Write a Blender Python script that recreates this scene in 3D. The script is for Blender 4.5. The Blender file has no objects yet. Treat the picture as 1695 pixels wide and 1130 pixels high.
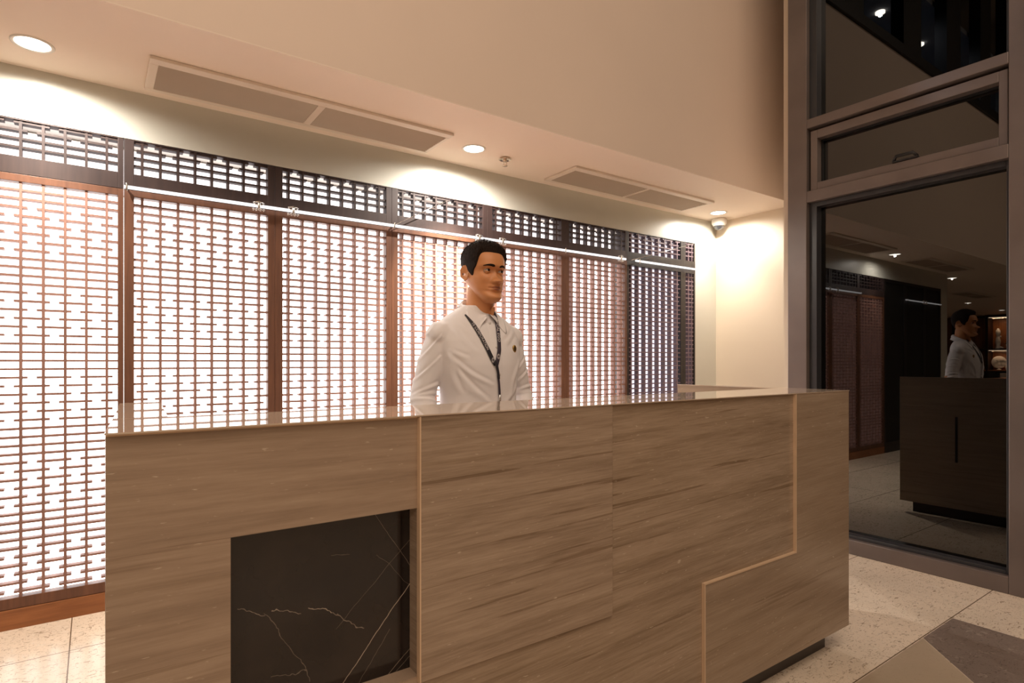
import bpy, bmesh, math, random
import numpy as np
from mathutils import Vector, Matrix, noise
from mathutils.bvhtree import BVHTree
random.seed(7)
C = bpy.context.scene.collection
PI = math.pi

# ------------------------------------------------------------------ helpers
def tag(o, label=None, cat=None, group=None, kind=None):
    if label: o['label'] = label
    if cat: o['category'] = cat
    if group: o['group'] = group
    if kind: o['kind'] = kind
    return o

def empty(name, loc, label=None, cat=None, group=None):
    o = bpy.data.objects.new(name, None)
    o.location = loc; o.empty_display_size = .1
    C.objects.link(o)
    return tag(o, label, cat, group)

def wloc(o):
    v = Vector((0, 0, 0))
    while o is not None:
        v += o.location; o = o.parent
    return v

class MB:
    """collects geometry in world coordinates, linked as ONE mesh object"""
    def __init__(s): s.v = []; s.f = []; s.sm = []
    def add(s, vs, fs, smooth=False):
        n = len(s.v); s.v += [tuple(p) for p in vs]
        s.f += [tuple(i + n for i in f) for f in fs]; s.sm += [smooth] * len(fs)
        return s
    def box(s, x0, x1, y0, y1, z0, z1):
        vs = [(x, y, z) for x in (x0, x1) for y in (y0, y1) for z in (z0, z1)]
        return s.add(vs, [(0, 1, 3, 2), (4, 6, 7, 5), (0, 4, 5, 1), (2, 3, 7, 6), (0, 2, 6, 4), (1, 5, 7, 3)])
    def prism(s, poly, z0, z1):
        n = len(poly)
        vs = [(x, y, z0) for x, y in poly] + [(x, y, z1) for x, y in poly]
        return s.add(vs, [tuple(range(n - 1, -1, -1)), tuple(range(n, 2 * n))] + [(i, (i + 1) % n, n + (i + 1) % n, n + i) for i in range(n)])
    def prism_y(s, poly, y0, y1):      # polygon in x,z extruded along y
        n = len(poly)
        vs = [(x, y0, z) for x, z in poly] + [(x, y1, z) for x, z in poly]
        return s.add(vs, [tuple(range(n)), tuple(range(2 * n - 1, n - 1, -1))] + [(i, n + i, n + (i + 1) % n, (i + 1) % n) for i in range(n)])
    def tube(s, pts, rad, n=12, cap=True):
        pts = [Vector(p) for p in pts]
        if not hasattr(rad, '__len__'): rad = [rad] * len(pts)
        rings = []; up = None
        for i, p in enumerate(pts):
            t = (pts[min(i + 1, len(pts) - 1)] - pts[max(i - 1, 0)]).normalized()
            if up is None: up = Vector((0, 0, 1)) if abs(t.z) < .9 else Vector((0, 1, 0))
            a = t.cross(up).normalized(); b = a.cross(t).normalized(); up = b
            rings.append([p + a * (rad[i] * math.cos(2 * PI * k / n)) + b * (rad[i] * math.sin(2 * PI * k / n)) for k in range(n)])
        vs = [q for r in rings for q in r]; fs = []
        for i in range(len(rings) - 1):
            for k in range(n):
                fs.append((i * n + k, i * n + (k + 1) % n, (i + 1) * n + (k + 1) % n, (i + 1) * n + k))
        if cap:
            fs.append(tuple(range(n - 1, -1, -1))); m = (len(rings) - 1) * n
            fs.append(tuple(range(m, m + n)))
        return s.add(vs, fs, True)
    def capsule(s, p0, p1, r0, r1, n=14):
        p0 = Vector(p0); p1 = Vector(p1); t = (p1 - p0).normalized()
        pts = []; rr = []
        for k in range(5):
            a = PI / 2 * (1 - k / 4); pts.append(p0 - t * r0 * math.sin(a)); rr.append(max(r0 * math.cos(a), .0004))
        for k in range(5):
            a = PI / 2 * k / 4; pts.append(p1 + t * r1 * math.sin(a)); rr.append(max(r1 * math.cos(a), .0004))
        return s.tube(pts, rr, n)
    def lathe(s, c, prof, n=32, axis='z', start=0, sweep=2 * PI):
        cx, cy, cz = c; full = abs(sweep - 2 * PI) < 1e-6
        cols = n if full else n + 1
        vs = []
        for r, h in prof:
            for k in range(cols):
                a = start + sweep * k / n
                u, v = r * math.cos(a), r * math.sin(a)
                vs.append((cx + u, cy + v, cz + h) if axis == 'z' else (cx + u, cy + h, cz + v))
        fs = []
        for i in range(len(prof) - 1):
            for k in range(n):
                k2 = (k + 1) % cols
                fs.append((i * cols + k, i * cols + k2, (i + 1) * cols + k2, (i + 1) * cols + k))
        return s.add(vs, fs, True)
    def rings(s, rings, smooth=True, cap=True):
        n = len(rings[0]); vs = [p for r in rings for p in r]; fs = []
        for i in range(len(rings) - 1):
            for k in range(n):
                fs.append((i * n + k, i * n + (k + 1) % n, (i + 1) * n + (k + 1) % n, (i + 1) * n + k))
        if cap:
            fs.append(tuple(range(n - 1, -1, -1))); m = (len(rings) - 1) * n
            fs.append(tuple(range(m, m + n)))
        return s.add(vs, fs, smooth)
    def build(s, name, mat, parent=None, origin=None, bevel=0, seg=2, recalc=True):
        me = bpy.data.meshes.new(name)
        if parent is not None: off = wloc(parent)
        else: off = Vector(origin) if origin else Vector((0, 0, 0))
        me.from_pydata([tuple(Vector(p) - off) for p in s.v], [], s.f)
        me.polygons.foreach_set('use_smooth', s.sm)
        if recalc:
            bm = bmesh.new(); bm.from_mesh(me); bmesh.ops.recalc_face_normals(bm, faces=bm.faces); bm.to_mesh(me); bm.free()
        me.materials.append(mat)
        o = bpy.data.objects.new(name, me); C.objects.link(o)
        if parent is not None: o.parent = parent
        else: o.location = off
        if bevel:
            m = o.modifiers.new('bevel', 'BEVEL'); m.width = bevel; m.segments = seg; m.limit_method = 'ANGLE'; m.angle_limit = .6
        return o

def box(name, mat, b, parent=None, bevel=0, origin=None):
    if parent is None and origin is None: origin = ((b[0] + b[1]) / 2, (b[2] + b[3]) / 2, b[4])
    return MB().box(*b).build(name, mat, parent, origin, bevel)

def struct(o): o['kind'] = 'structure'; return o

# ------------------------------------------------------------------ materials
def new_mat(name):
    m = bpy.data.materials.new(name); m.use_nodes = True
    nt = m.node_tree; b = nt.nodes['Principled BSDF']
    return m, nt, b
def N(nt, t, **kw):
    n = nt.nodes.new(t)
    for k, v in kw.items():
        if k.startswith('i_'): n.inputs[k[2:].replace('_', ' ')].default_value = v
        else: setattr(n, k, v)
    return n
def L(nt, a, b): nt.links.new(a, b)
def ramp(nt, fac, stops):
    r = nt.nodes.new('ShaderNodeValToRGB'); L(nt, fac, r.inputs[0])
    el = r.color_ramp.elements
    while len(el) < len(stops): el.new(.5)
    for e, (p, c) in zip(el, stops): e.position = p; e.color = (*c, 1)
    return r.outputs[0]
def coords(nt, scale=(1, 1, 1), rot=(0, 0, 0)):
    tc = nt.nodes.new('ShaderNodeTexCoord'); mp = nt.nodes.new('ShaderNodeMapping')
    mp.inputs['Scale'].default_value = scale; mp.inputs['Rotation'].default_value = rot
    L(nt, tc.outputs['Object'], mp.inputs[0]); return mp.outputs[0]
def noise_tex(nt, vec, scale, detail=4, rough=.5, dist=0):
    n = N(nt, 'ShaderNodeTexNoise'); n.inputs['Scale'].default_value = scale; n.inputs['Detail'].default_value = detail
    n.inputs['Roughness'].default_value = rough; n.inputs['Distortion'].default_value = dist
    L(nt, vec, n.inputs['Vector']); return n.outputs['Fac']
def bump(nt, b, h, strength=.2, dist=.01):
    n = nt.nodes.new('ShaderNodeBump'); n.inputs['Strength'].default_value = strength; n.inputs['Distance'].default_value = dist
    L(nt, h, n.inputs['Height']); L(nt, n.outputs[0], b.inputs['Normal'])
def plain(name, col, rough=.5, metal=0, spec=.5, var=.06, scale=6, bumps=0):
    m, nt, b = new_mat(name)
    f = noise_tex(nt, coords(nt), scale, 3)
    c0 = tuple(max(0, c * (1 - var)) for c in col); c1 = tuple(min(1, c * (1 + var)) for c in col)
    L(nt, ramp(nt, f, [(.3, c0), (.7, c1)]), b.inputs['Base Color'])
    b.inputs['Roughness'].default_value = rough; b.inputs['Metallic'].default_value = metal
    b.inputs['Specular IOR Level'].default_value = spec
    if bumps:
        bump(nt, b, noise_tex(nt, coords(nt), 160, 2), bumps, .002)
    return m
def emis(name, col, strength):
    m = bpy.data.materials.new(name); m.use_nodes = True; nt = m.node_tree
    nt.nodes.clear(); e = nt.nodes.new('ShaderNodeEmission'); o = nt.nodes.new('ShaderNodeOutputMaterial')
    e.inputs[0].default_value = (*col, 1); e.inputs[1].default_value = strength
    L(nt, e.outputs[0], o.inputs[0]); return m
def wood(name, dark, light, rough=.45, sc=(14, 14, 1.2)):
    m, nt, b = new_mat(name)
    f = noise_tex(nt, coords(nt, sc), 3.0, 5, .55, .4)
    L(nt, ramp(nt, f, [(.3, dark), (.7, light)]), b.inputs['Base Color'])
    b.inputs['Roughness'].default_value = rough
    return m

def stone(name, a, bcol, c, rough=.28, rotz=.0, seed=0.0, grain=1.0):
    """vein cut travertine: long horizontal streaks with flecks"""
    m, nt, b = new_mat(name)
    tc = nt.nodes.new('ShaderNodeTexCoord')
    mp = nt.nodes.new('ShaderNodeMapping'); L(nt, tc.outputs['Object'], mp.inputs[0])
    mp.inputs['Location'].default_value = (seed, seed * .7, seed * 1.3)
    mp.inputs['Rotation'].default_value = (0, rotz, 0)
    def sc(x, y, z):
        q = nt.nodes.new('ShaderNodeMapping'); q.inputs['Scale'].default_value = (x, y, z); L(nt, mp.outputs[0], q.inputs[0]); return q.outputs[0]
    bands = noise_tex(nt, sc(.8, .8, 13), 2.4, 7, .66, .12)
    fine = noise_tex(nt, sc(4, 4, 90), 2.6, 5, .65, .1)
    streak = noise_tex(nt, sc(.6, .6, 26), 1.9, 4, .55, .15)
    fleck = noise_tex(nt, sc(26, 26, 130), 1.5, 2, .5)
    col = ramp(nt, bands, [(.28, a), (.5, bcol), (.74, c)])
    mx = N(nt, 'ShaderNodeMix', data_type='RGBA', blend_type='MULTIPLY'); mx.inputs[0].default_value = .6 * grain
    L(nt, col, mx.inputs[6]); L(nt, ramp(nt, fine, [(.3, (.66, .62, .58)), (.62, (1, 1, 1))]), mx.inputs[7])
    mx2 = N(nt, 'ShaderNodeMix', data_type='RGBA', blend_type='MULTIPLY'); mx2.inputs[0].default_value = .85 * grain
    L(nt, mx.outputs[2], mx2.inputs[6])
    L(nt, ramp(nt, streak, [(.335, (.60, .54, .48)), (.37, (1, 1, 1)), (.6, (1, 1, 1)), (.68, (.86, .84, .8))]), mx2.inputs[7])
    mx3 = N(nt, 'ShaderNodeMix', data_type='RGBA', blend_type='MIX')
    L(nt, mx2.outputs[2], mx3.inputs[6]); mx3.inputs[7].default_value = (.66, .56, .44, 1)
    L(nt, ramp(nt, fleck, [(.70, (0, 0, 0)), (.76, (.5, .5, .5))]), mx3.inputs[0])
    L(nt, mx3.outputs[2], b.inputs['Base Color'])
    b.inputs['Roughness'].default_value = rough
    bump(nt, b, fine, .06, .002)
    return m

M = {}
M['wall'] = plain('wall_paint', (.78, .67, .54), .55, var=.02, scale=1.2)
M['wall_back'] = plain('wall_back_paint', (.58, .565, .50), .38, var=.02, scale=1.2)
M['bulkhead'] = plain('bulkhead_paint', (.84, .70, .60), .55, var=.025, scale=.9)
M['soffit'] = plain('soffit_paint', (.90, .77, .66), .5, var=.015, scale=1)
M['ceiling'] = plain('lobby_ceiling_paint', (.5, .44, .37), .8, var=.03)
M['vent_white'] = plain('vent_enamel', (.80, .70, .60), .4, var=.01)
M['vent_slat'] = plain('vent_slat_enamel', (.45, .37, .30), .45, var=.02)
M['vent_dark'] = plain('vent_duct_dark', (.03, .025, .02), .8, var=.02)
M['stone_left'] = stone('travertine_left', (0.268, 0.192, 0.137), (0.357, 0.263, 0.192), (0.429, 0.328, 0.243), .30, 0.0, 1.3, .6)
M['stone_mid'] = stone('travertine_middle', (0.259, 0.188, 0.132), (0.374, 0.282, 0.208), (0.464, 0.362, 0.273), .27, .022, 4.1, .9)
M['stone_right'] = stone('travertine_right', (0.268, 0.192, 0.132), (0.374, 0.282, 0.202), (0.464, 0.357, 0.269), .25, .032, 7.7, .95)
M['stone_corner'] = stone('travertine_corner', (0.294, 0.216, 0.152), (0.357, 0.268, 0.192), (0.410, 0.319, 0.238), .2, .03, 11.2, .5)
M['stone_edge'] = plain('travertine_highlight_edge', (.66, .48, .33), .25, var=.05, scale=20)  # paler than the slabs: paints the highlight along exposed chamfer edges
M['top'] = stone('countertop_stone', (.50, .39, .30), (.58, .46, .36), (.64, .52, .42), .02, .0, 3.3, .25)
M['top'].node_tree.nodes['Principled BSDF'].inputs['Specular IOR Level'].default_value = 1.0
for n_ in M['top'].node_tree.nodes:
    if n_.bl_idname == 'ShaderNodeBump': n_.inputs['Strength'].default_value = 0.0
M['plinth'] = plain('plinth_dark_metal', (.045, .035, .03), .4, var=.1)
M['lattice'] = wood('lattice_walnut', (.23, .118, .092), (.33, .180, .145), .6)
M['frame_low'] = wood('screen_frame_walnut', (.10, .040, .022), (.165, .068, .036), .5)
M['frame_up'] = wood('transom_frame_walnut', (.028, .014, .013), (.045, .024, .021), .6)
M['frame_dark'] = wood('dark_screen_frame', (.012, .009, .009), (.024, .018, .018), .45)
M['lattice_dark'] = wood('dark_lattice', (.13, .085, .10), (.20, .135, .155), .5)
M['base_wood'] = wood('screen_base_walnut', (.22, .075, .022), (.36, .135, .045), .4, (1.2, 14, 14))
M['light'] = emis('backlight_diffuser', (1.0, .925, .90), 4.6)
M['light_up'] = emis('backlight_diffuser_transom', (1.0, .90, .89), 2.6)
M['light_dim'] = emis('backlight_diffuser_dim', (.98, .90, 1.0), 1.3)
M['steel'] = plain('stainless_steel', (.75, .73, .72), .22, metal=1, var=.03)
M['rail_glow'] = emis('rail_emission', (1.0, .96, .95), 1.5)  # emission gives the rail its bright line
M['chrome'] = plain('sprinkler_chrome', (.7, .6, .5), .15, metal=1, var=.03)
M['frame_metal'] = plain('window_frame_enamel', (.155, .125, .115), .38, metal=.25, var=.14, scale=3)
M['frame_inner'] = plain('window_frame_reveal', (.03, .031, .036), .35, var=.1)
M['gasket'] = plain('black_gasket', (.008, .008, .009), .5, var=.1)
M['downlight'] = emis('downlight_lens', (1.0, .93, .80), 14)
M['cam_white'] = plain('camera_white_plastic', (.8, .76, .7), .35, var=.01)
M['cam_dome'] = plain('camera_smoked_dome', (.03, .03, .035), .06, var=.01, spec=1)
M['led'] = emis('shelf_led', (1.0, .72, .48), 9)
M['shelf_wood'] = wood('shelf_walnut', (.24, .085, .03), (.42, .17, .065), .35, (3, 9, .5))
M['shelf_dark'] = plain('shelf_dark_frame', (.02, .012, .009), .4)
M['ceramic'] = plain('white_ceramic', (.75, .72, .68), .4, var=.03)
M['leaf'] = plain('dark_leaf', (.02, .03, .015), .6, var=.3)
M['skin'] = None
M['shirt'] = plain('white_shirt_cotton', (.85, .825, .85), .75, var=.02, scale=4)
M['trousers'] = plain('dark_trousers', (.02, .02, .025), .8)
M['shoe'] = plain('black_leather', (.012, .011, .01), .3)
M['hair'] = None
M['lan'] = plain('lanyard_ribbon', (.045, .035, .055), .6)
M['lan_dark'] = plain('lanyard_ribbon_dark', (.022, .02, .028), .6)
M['lan_text'] = plain('lanyard_print', (.62, .58, .6), .6)
M['gold'] = plain('badge_brass', (.42, .27, .08), .3, metal=.8, scale=300, var=.5)
M['gold_dark'] = plain('badge_enamel', (.03, .015, .01), .4)
M['button'] = plain('shirt_button', (.7, .67, .66), .3)
M['eye_white'] = plain('eye_sclera', (.46, .38, .34), .25)
M['iris'] = plain('eye_iris', (.012, .006, .004), .12)
M['lip'] = plain('lip_skin', (.36, .135, .09), .45)
M['laminate'] = plain('staff_desk_laminate', (.25, .2, .16), .4)
M['slit'] = plain('slot_black', (.006, .005, .005), .6)
M['grey_ceiling'] = plain('mezzanine_ceiling', (.20, .21, .24), .8)

def glass_mat():
    m = bpy.data.materials.new('tinted_window_glass'); m.use_nodes = True; nt = m.node_tree; nt.nodes.clear()
    o = nt.nodes.new('ShaderNodeOutputMaterial'); mix = nt.nodes.new('ShaderNodeMixShader')
    f = nt.nodes.new('ShaderNodeFresnel'); f.inputs[0].default_value = 1.85
    t = nt.nodes.new('ShaderNodeBsdfTransparent'); t.inputs[0].default_value = (.05, .055, .06, 1)
    g = nt.nodes.new('ShaderNodeBsdfGlossy'); g.inputs['Roughness'].default_value = .004; g.inputs[0].default_value = (.97, .96, .95, 1)
    L(nt, f.outputs[0], mix.inputs[0]); L(nt, t.outputs[0], mix.inputs[1]); L(nt, g.outputs[0], mix.inputs[2]); L(nt, mix.outputs[0], o.inputs[0])
    return m
M['glass'] = glass_mat()

def terrazzo(name, base, fl_d, fl_l, joints=True, rough=.22, amount=1.0):
    m, nt, b = new_mat(name)
    tc = nt.nodes.new('ShaderNodeTexCoord'); v = tc.outputs['Object']
    cloud = noise_tex(nt, v, 3, 3)
    col = ramp(nt, cloud, [(.3, tuple(c * .92 for c in base)), (.7, tuple(min(1, c * 1.06) for c in base))])
    def flecks(scale, thr, colr, prev, amt, stretch, rot):
        mp = nt.nodes.new('ShaderNodeMapping'); mp.inputs['Scale'].default_value = stretch; mp.inputs['Rotation'].default_value = (0, 0, rot)
        L(nt, v, mp.inputs[0])
        n = noise_tex(nt, mp.outputs[0], scale, 3, .6, 1.6)
        mx = N(nt, 'ShaderNodeMix', data_type='RGBA'); L(nt, prev, mx.inputs[6]); mx.inputs[7].default_value = (*colr, 1)
        L(nt, ramp(nt, n, [(thr, (0, 0, 0)), (thr + .035, (amt, amt, amt))]), mx.inputs[0]); return mx.outputs[2]
    c = flecks(26, .60, fl_d, col, .75 * amount, (1, 2.6, 1), .5)
    c = flecks(30, .62, fl_d, c, .6 * amount, (2.8, 1, 1), -.3)
    c = flecks(60, .64, tuple(x * .5 for x in fl_d), c, .7 * amount, (1, 2, 1), .9)
    c = flecks(22, .62, fl_l, c, .55 * amount, (1.6, 1, 1), .2)
    if joints:
        sep = nt.nodes.new('ShaderNodeSeparateXYZ'); L(nt, v, sep.inputs[0])
        def jt(out, off, pitch, w):
            a = N(nt, 'ShaderNodeMath', operation='SUBTRACT'); L(nt, out, a.inputs[0]); a.inputs[1].default_value = off - 50 * pitch - pitch / 2
            md = N(nt, 'ShaderNodeMath', operation='MODULO'); L(nt, a.outputs[0], md.inputs[0]); md.inputs[1].default_value = pitch
            s2 = N(nt, 'ShaderNodeMath', operation='SUBTRACT'); L(nt, md.outputs[0], s2.inputs[0]); s2.inputs[1].default_value = pitch / 2
            ab = N(nt, 'ShaderNodeMath', operation='ABSOLUTE'); L(nt, s2.outputs[0], ab.inputs[0])
            lt = N(nt, 'ShaderNodeMath', operation='LESS_THAN'); L(nt, ab.outputs[0], lt.inputs[0]); lt.inputs[1].default_value = w
            return lt.outputs[0]
        mxm = N(nt, 'ShaderNodeMath', operation='MAXIMUM')
        L(nt, jt(sep.outputs[0], -.08, 2.0, .0022), mxm.inputs[0]); L(nt, jt(sep.outputs[1], 1.02, .652, .0022), mxm.inputs[1])
        mx = N(nt, 'ShaderNodeMix', data_type='RGBA'); L(nt, mxm.outputs[0], mx.inputs[0]); L(nt, c, mx.inputs[6]); mx.inputs[7].default_value = (.16, .11, .07, 1)
        c = mx.outputs[2]
    L(nt, c, b.inputs['Base Color']); b.inputs['Roughness'].default_value = rough
    return m
M['floor'] = terrazzo('cream_terrazzo', (.80, .68, .555), (.30, .22, .15), (.80, .72, .62))
M['tile_dark'] = terrazzo('taupe_terrazzo', (.23, .18, .155), (.10, .07, .06), (.42, .35, .30), False, .3)
M['tile_beige'] = terrazzo('beige_terrazzo', (.45, .36, .265), (.38, .29, .2), (.5, .42, .33), False, .3, .4)

def black_marble():
    m, nt, b = new_mat('black_marble'); tc = nt.nodes.new('ShaderNodeTexCoord')
    v = tc.outputs['Object']; sep = nt.nodes.new('ShaderNodeSeparateXYZ'); L(nt, v, sep.inputs[0])
    def mth(op, a, bb=None, c=None):
        n = N(nt, 'ShaderNodeMath', operation=op)
        for i, q in enumerate((a, bb, c)):
            if q is None: continue
            if isinstance(q, (int, float)): n.inputs[i].default_value = q
            else: L(nt, q, n.inputs[i])
        return n.outputs[0]
    nz = mth('SUBTRACT', noise_tex(nt, v, 9, 4, .6), .5); nz2 = mth('SUBTRACT', noise_tex(nt, v, 26, 3, .6), .5)
    fade = noise_tex(nt, v, 12, 2)
    X, Z = sep.outputs[0], sep.outputs[2]
    total = None
    # vein segments (x0,z0,x1,z1,width,strength,wobble) measured from the niche's lower left corner
    segs = [(.17, -.05, .40, .215, .0011, 1.0, .004), (.225, -.05, .33, .10, .0007, .35, .006), (.265, -.05, .40, .06, .0009, .6, .003), (.28, -.05, .41, .05, .0007, .45, .003),
            (.02, .22, .07, .195, .0012, .5, .02), (.07, .20, .16, .04, .0010, .28, .012), (.085, .205, .13, .17, .0013, .65, .03), (.15, .18, .20, .165, .0014, .8, .02), (.20, .165, .27, .115, .0012, .45, .02),
            (.27, .40, .39, .215, .0008, .3, .006), (.21, .13, .39, .30, .0007, .26, .004), (.08, .07, .15, .06, .001, .35, .02), (.30, .27, .38, .19, .0006, .22, .008), (.20, .29, .24, .285, .0008, .25, .01)]
    for x0, z0, x1, z1, w, st, wob in segs:
        dx, dz = x1 - x0, z1 - z0; l = math.hypot(dx, dz); ux, uz = dx / l, dz / l
        # along = (x-x0)ux+(z-z0)uz ; across = -(x-x0)uz+(z-z0)ux + wobble*noise
        al = mth('ADD', mth('MULTIPLY', X, ux), mth('MULTIPLY_ADD', Z, uz, -(x0 * ux + z0 * uz)))
        ac = mth('ADD', mth('MULTIPLY', X, -uz), mth('MULTIPLY_ADD', Z, ux, (x0 * uz - z0 * ux)))
        ac = mth('MULTIPLY_ADD', nz, wob * 3, ac); ac = mth('MULTIPLY_ADD', nz2, wob * .8, ac)
        q = mth('SUBTRACT', 1.0, mth('DIVIDE', mth('ABSOLUTE', ac), w)); q.node.use_clamp = True
        g = mth('MULTIPLY', mth('GREATER_THAN', al, 0), mth('LESS_THAN', al, l))
        q = mth('MULTIPLY', mth('MULTIPLY', q, g), st)
        total = q if total is None else mth('MAXIMUM', total, q)
    total = mth('MULTIPLY', total, mth('MULTIPLY_ADD', fade, 1.2, .35)); total.node.use_clamp = True
    cl = ramp(nt, noise_tex(nt, v, 7, 3), [(.35, (.012, .009, .009)), (.7, (.026, .019, .016))])
    mx = N(nt, 'ShaderNodeMix', data_type='RGBA'); L(nt, total, mx.inputs[0]); L(nt, cl, mx.inputs[6]); mx.inputs[7].default_value = (.55, .45, .36, 1)
    L(nt, mx.outputs[2], b.inputs['Base Color']); b.inputs['Roughness'].default_value = .12
    return m
M['black_marble'] = black_marble()

# ------------------------------------------------------------------ dimensions (metres)
CAM = (0, 0, 1.169)
YW = 3.357          # face of the screen and back wall
ZC = 2.468          # soffit height
YB = 2.576          # bulkhead face
XR = 4.731          # right side wall
XG = 3.747          # front face of the window frame
ZS = 2.238          # top of the screen opening
XL = -2.55          # left end of the back wall

# ------------------------------------------------------------------ setting
fl = MB().box(-13.2, 3.86, -6, 7.2, -.08, 0).build('floor', M['floor'], None, (0, 0, 0)); struct(fl)
fl2 = MB().box(3.86, 9, -6, 7.2, -.1, -.02).build('floor_outside', M['gasket'], None, (0, 0, 0)); struct(fl2)
# inlaid tiles right of the counter front (flush, 1 mm proud)
inl = MB().prism([(3.19, 1.014), (3.19, -3.5), (2.00, -3.5), (2.00, .155), (2.862, 1.014)], -.004, .0012).build('floor_inlay_dark', M['tile_dark'], None, (3.2, 1.0, 0)); struct(inl)
inl = MB().prism([(2.856, 1.014), (1.994, .155), (1.994, -.35), (.629, 1.014)], -.004, .0012).build('floor_inlay_beige', M['tile_beige'], None, (2.8, 1.0, 0)); struct(inl)

wb = MB()
wb.box(XL, XR + .2, YW, YW + .2, ZS, ZC)              # strip above the screen
wb.box(4.425, XR + .2, YW, YW + .2, 0, ZS)            # strip right of the screen
wb.box(XL, XL + .12, YW, YW + .2, 0, ZS)
struct(wb.build('wall_back', M['wall_back'], None, (0, YW, 0)))
struct(box('wall_back_recess', M['frame_dark'], (XL, XR + .2, YW + .2, YW + .3, 0, ZC + .1)))
struct(box('wall_back_end', M['wall_back'], (XL - .12, XL, YW, 7.0, 0, ZC)))
struct(box('wall_right', M['wall'], (XR, XR + .15, 2.2, YW + .2, 0, ZC)))
struct(box('wall_return', M['wall'], (3.86, XR + .15, 2.11, 2.2, 0, 6.4)))
struct(box('soffit', M['soffit'], (-13.0, XR + .15, YB, 7.0, ZC, ZC + .006)))
struct(box('wall_bulkhead', M['bulkhead'], (-13.0, XR + .15, YB, YB + .1, ZC + .0061, 4.30)))
M['vent_dark']
# clerestory above the bulkhead
struct(box('trim_1', M['gasket'], (-13.0, XR + .15, YB - .03, YB + .13, 4.301, 4.40)))
cl = MB()
for xa, xb in ((4.2, 4.6), (3.2, 3.55), (2.9, 2.6), (1.78, 2.13), (.46, .90), (-.675, -.25), (-1.72, -1.35), (-2.75, -2.35), (-4.0, -3.6), (-5.2, -4.8)):
    cl.box(min(xa, xb), max(xa, xb), YB + .0, YB + .12, 4.401, 6.399)
struct(cl.build('window_1', M['gasket'], None, (0, YB, 4.4)))
struct(box('wall_mezzanine', M['grey_ceiling'], (-13, XR + .15, 4.6, 4.7, 4.361, 6.4)))
struct(box('ceiling_mezzanine', M['grey_ceiling'], (-13, XR + .15, YB + .14, 4.599, 5.30, 5.36)))
struct(box('floor_mezzanine', M['grey_ceiling'], (-13, XR + .15, YB + .14, 4.6, 4.301, 4.36)))
struct(box('ceiling', M['ceiling'], (-13.2, XR + 3, -6, 7.0, 6.4, 6.5)))
struct(box('wall_front', M['wall'], (-13.2, 3.9, -6.1, -6.0, 0, 6.4)))
struct(box('wall_left', M['wall'], (-13.3, -13.2, -6, 7.0, 0, 6.4)))
struct(box('wall_far', M['wall'], (-13.2, XL - .12, 7.0, 7.1, 0, ZC)))
struct(box('wall_outside', M['gasket'], (8.9, 9.0, -6, 7.0, 0, 6.4)))

# ------------------------------------------------------------------ lattice screen
JX = [-.572, .118, .805, 1.488, 2.186, 2.883, 3.547, 4.257]
Z0, PZ = 1.927, .03762
LAT_D = .041
def lattice(mb, x0, x1, z0, z1, verts, rows, y=YW):
    yf, yb = y + .004, y + .004 + LAT_D
    for v in verts: mb.box(v - .0054, v + .0054, yf, yb, z0, z1)
    n = len(verts); st = .023
    for z, kind in rows:
        segs = []
        if kind == 'F': segs = [(x0, x1)]
        elif kind == 'A':
            for k in range(0, n, 2):
                if k + 1 < n: segs.append((verts[k] - st, verts[k + 1] + st))
        else:
            segs.append((x0, verts[0] + st))
            for k in range(1, n - 1, 2): segs.append((verts[k] - st, verts[k + 1] + st))
            segs.append((verts[-1] - st, x1))
        for a, b_ in segs:
            a = max(a, x0); b_ = min(b_, x1)
            mb.box(a, b_, yf + .0015, yb - .0015, z - .0047, z + .0047)
rows_low = []
for i in range(48):
    z = Z0 - PZ * i; k = i % 10
    kind = 'F' if k in (0, 1, 8, 9) else ('A' if k % 2 == 0 else 'B')
    rows_low.append((z, kind))
rows_up = [(2.224, 'B'), (2.190, 'A'), (2.153, 'F'), (2.115, 'F')]
pos_words = ['at the left edge of the photo', 'second from the left, bright behind the counter corner', 'third from the left', 'immediately left of the receptionist',
             'directly behind the receptionist', 'with the pale glow just left of the dark bay', 'dimly lit, at the right end of the screen']
low_labels = ['tall backlit wooden lattice panel at the far left, reaching the floor beside the counter',
              'tall backlit wooden lattice panel above the counter left end, between the two light-leaking joints',
              'tall backlit wooden lattice panel, third from the left, not overlapped by the man',
              'tall backlit wooden lattice panel partly covered by the right arm of the man',
              'tall backlit wooden lattice panel seen just right of the man\'s head',
              'tall backlit wooden lattice panel next to the dark bay, pinkish glow',
              'tall dim purplish lattice panel in the dark bay near the right end']
up_labels = ['dark framed lattice transom at the top left corner of the screen, no rail beneath',
             'dark framed lattice transom above the counter left end, where the glowing rail starts',
             'dark framed lattice transom third from the left, between clamps and first tie rod',
             'dark framed lattice transom crossed by the long bright tie rod above the man',
             'dark framed lattice transom just right of the man\'s hair, under no tie rod',
             'dark framed lattice transom beside the dark bay, last one glowing pink',
             'nearly black lattice transom crossed by the tie rod at the dark right bay']
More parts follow.
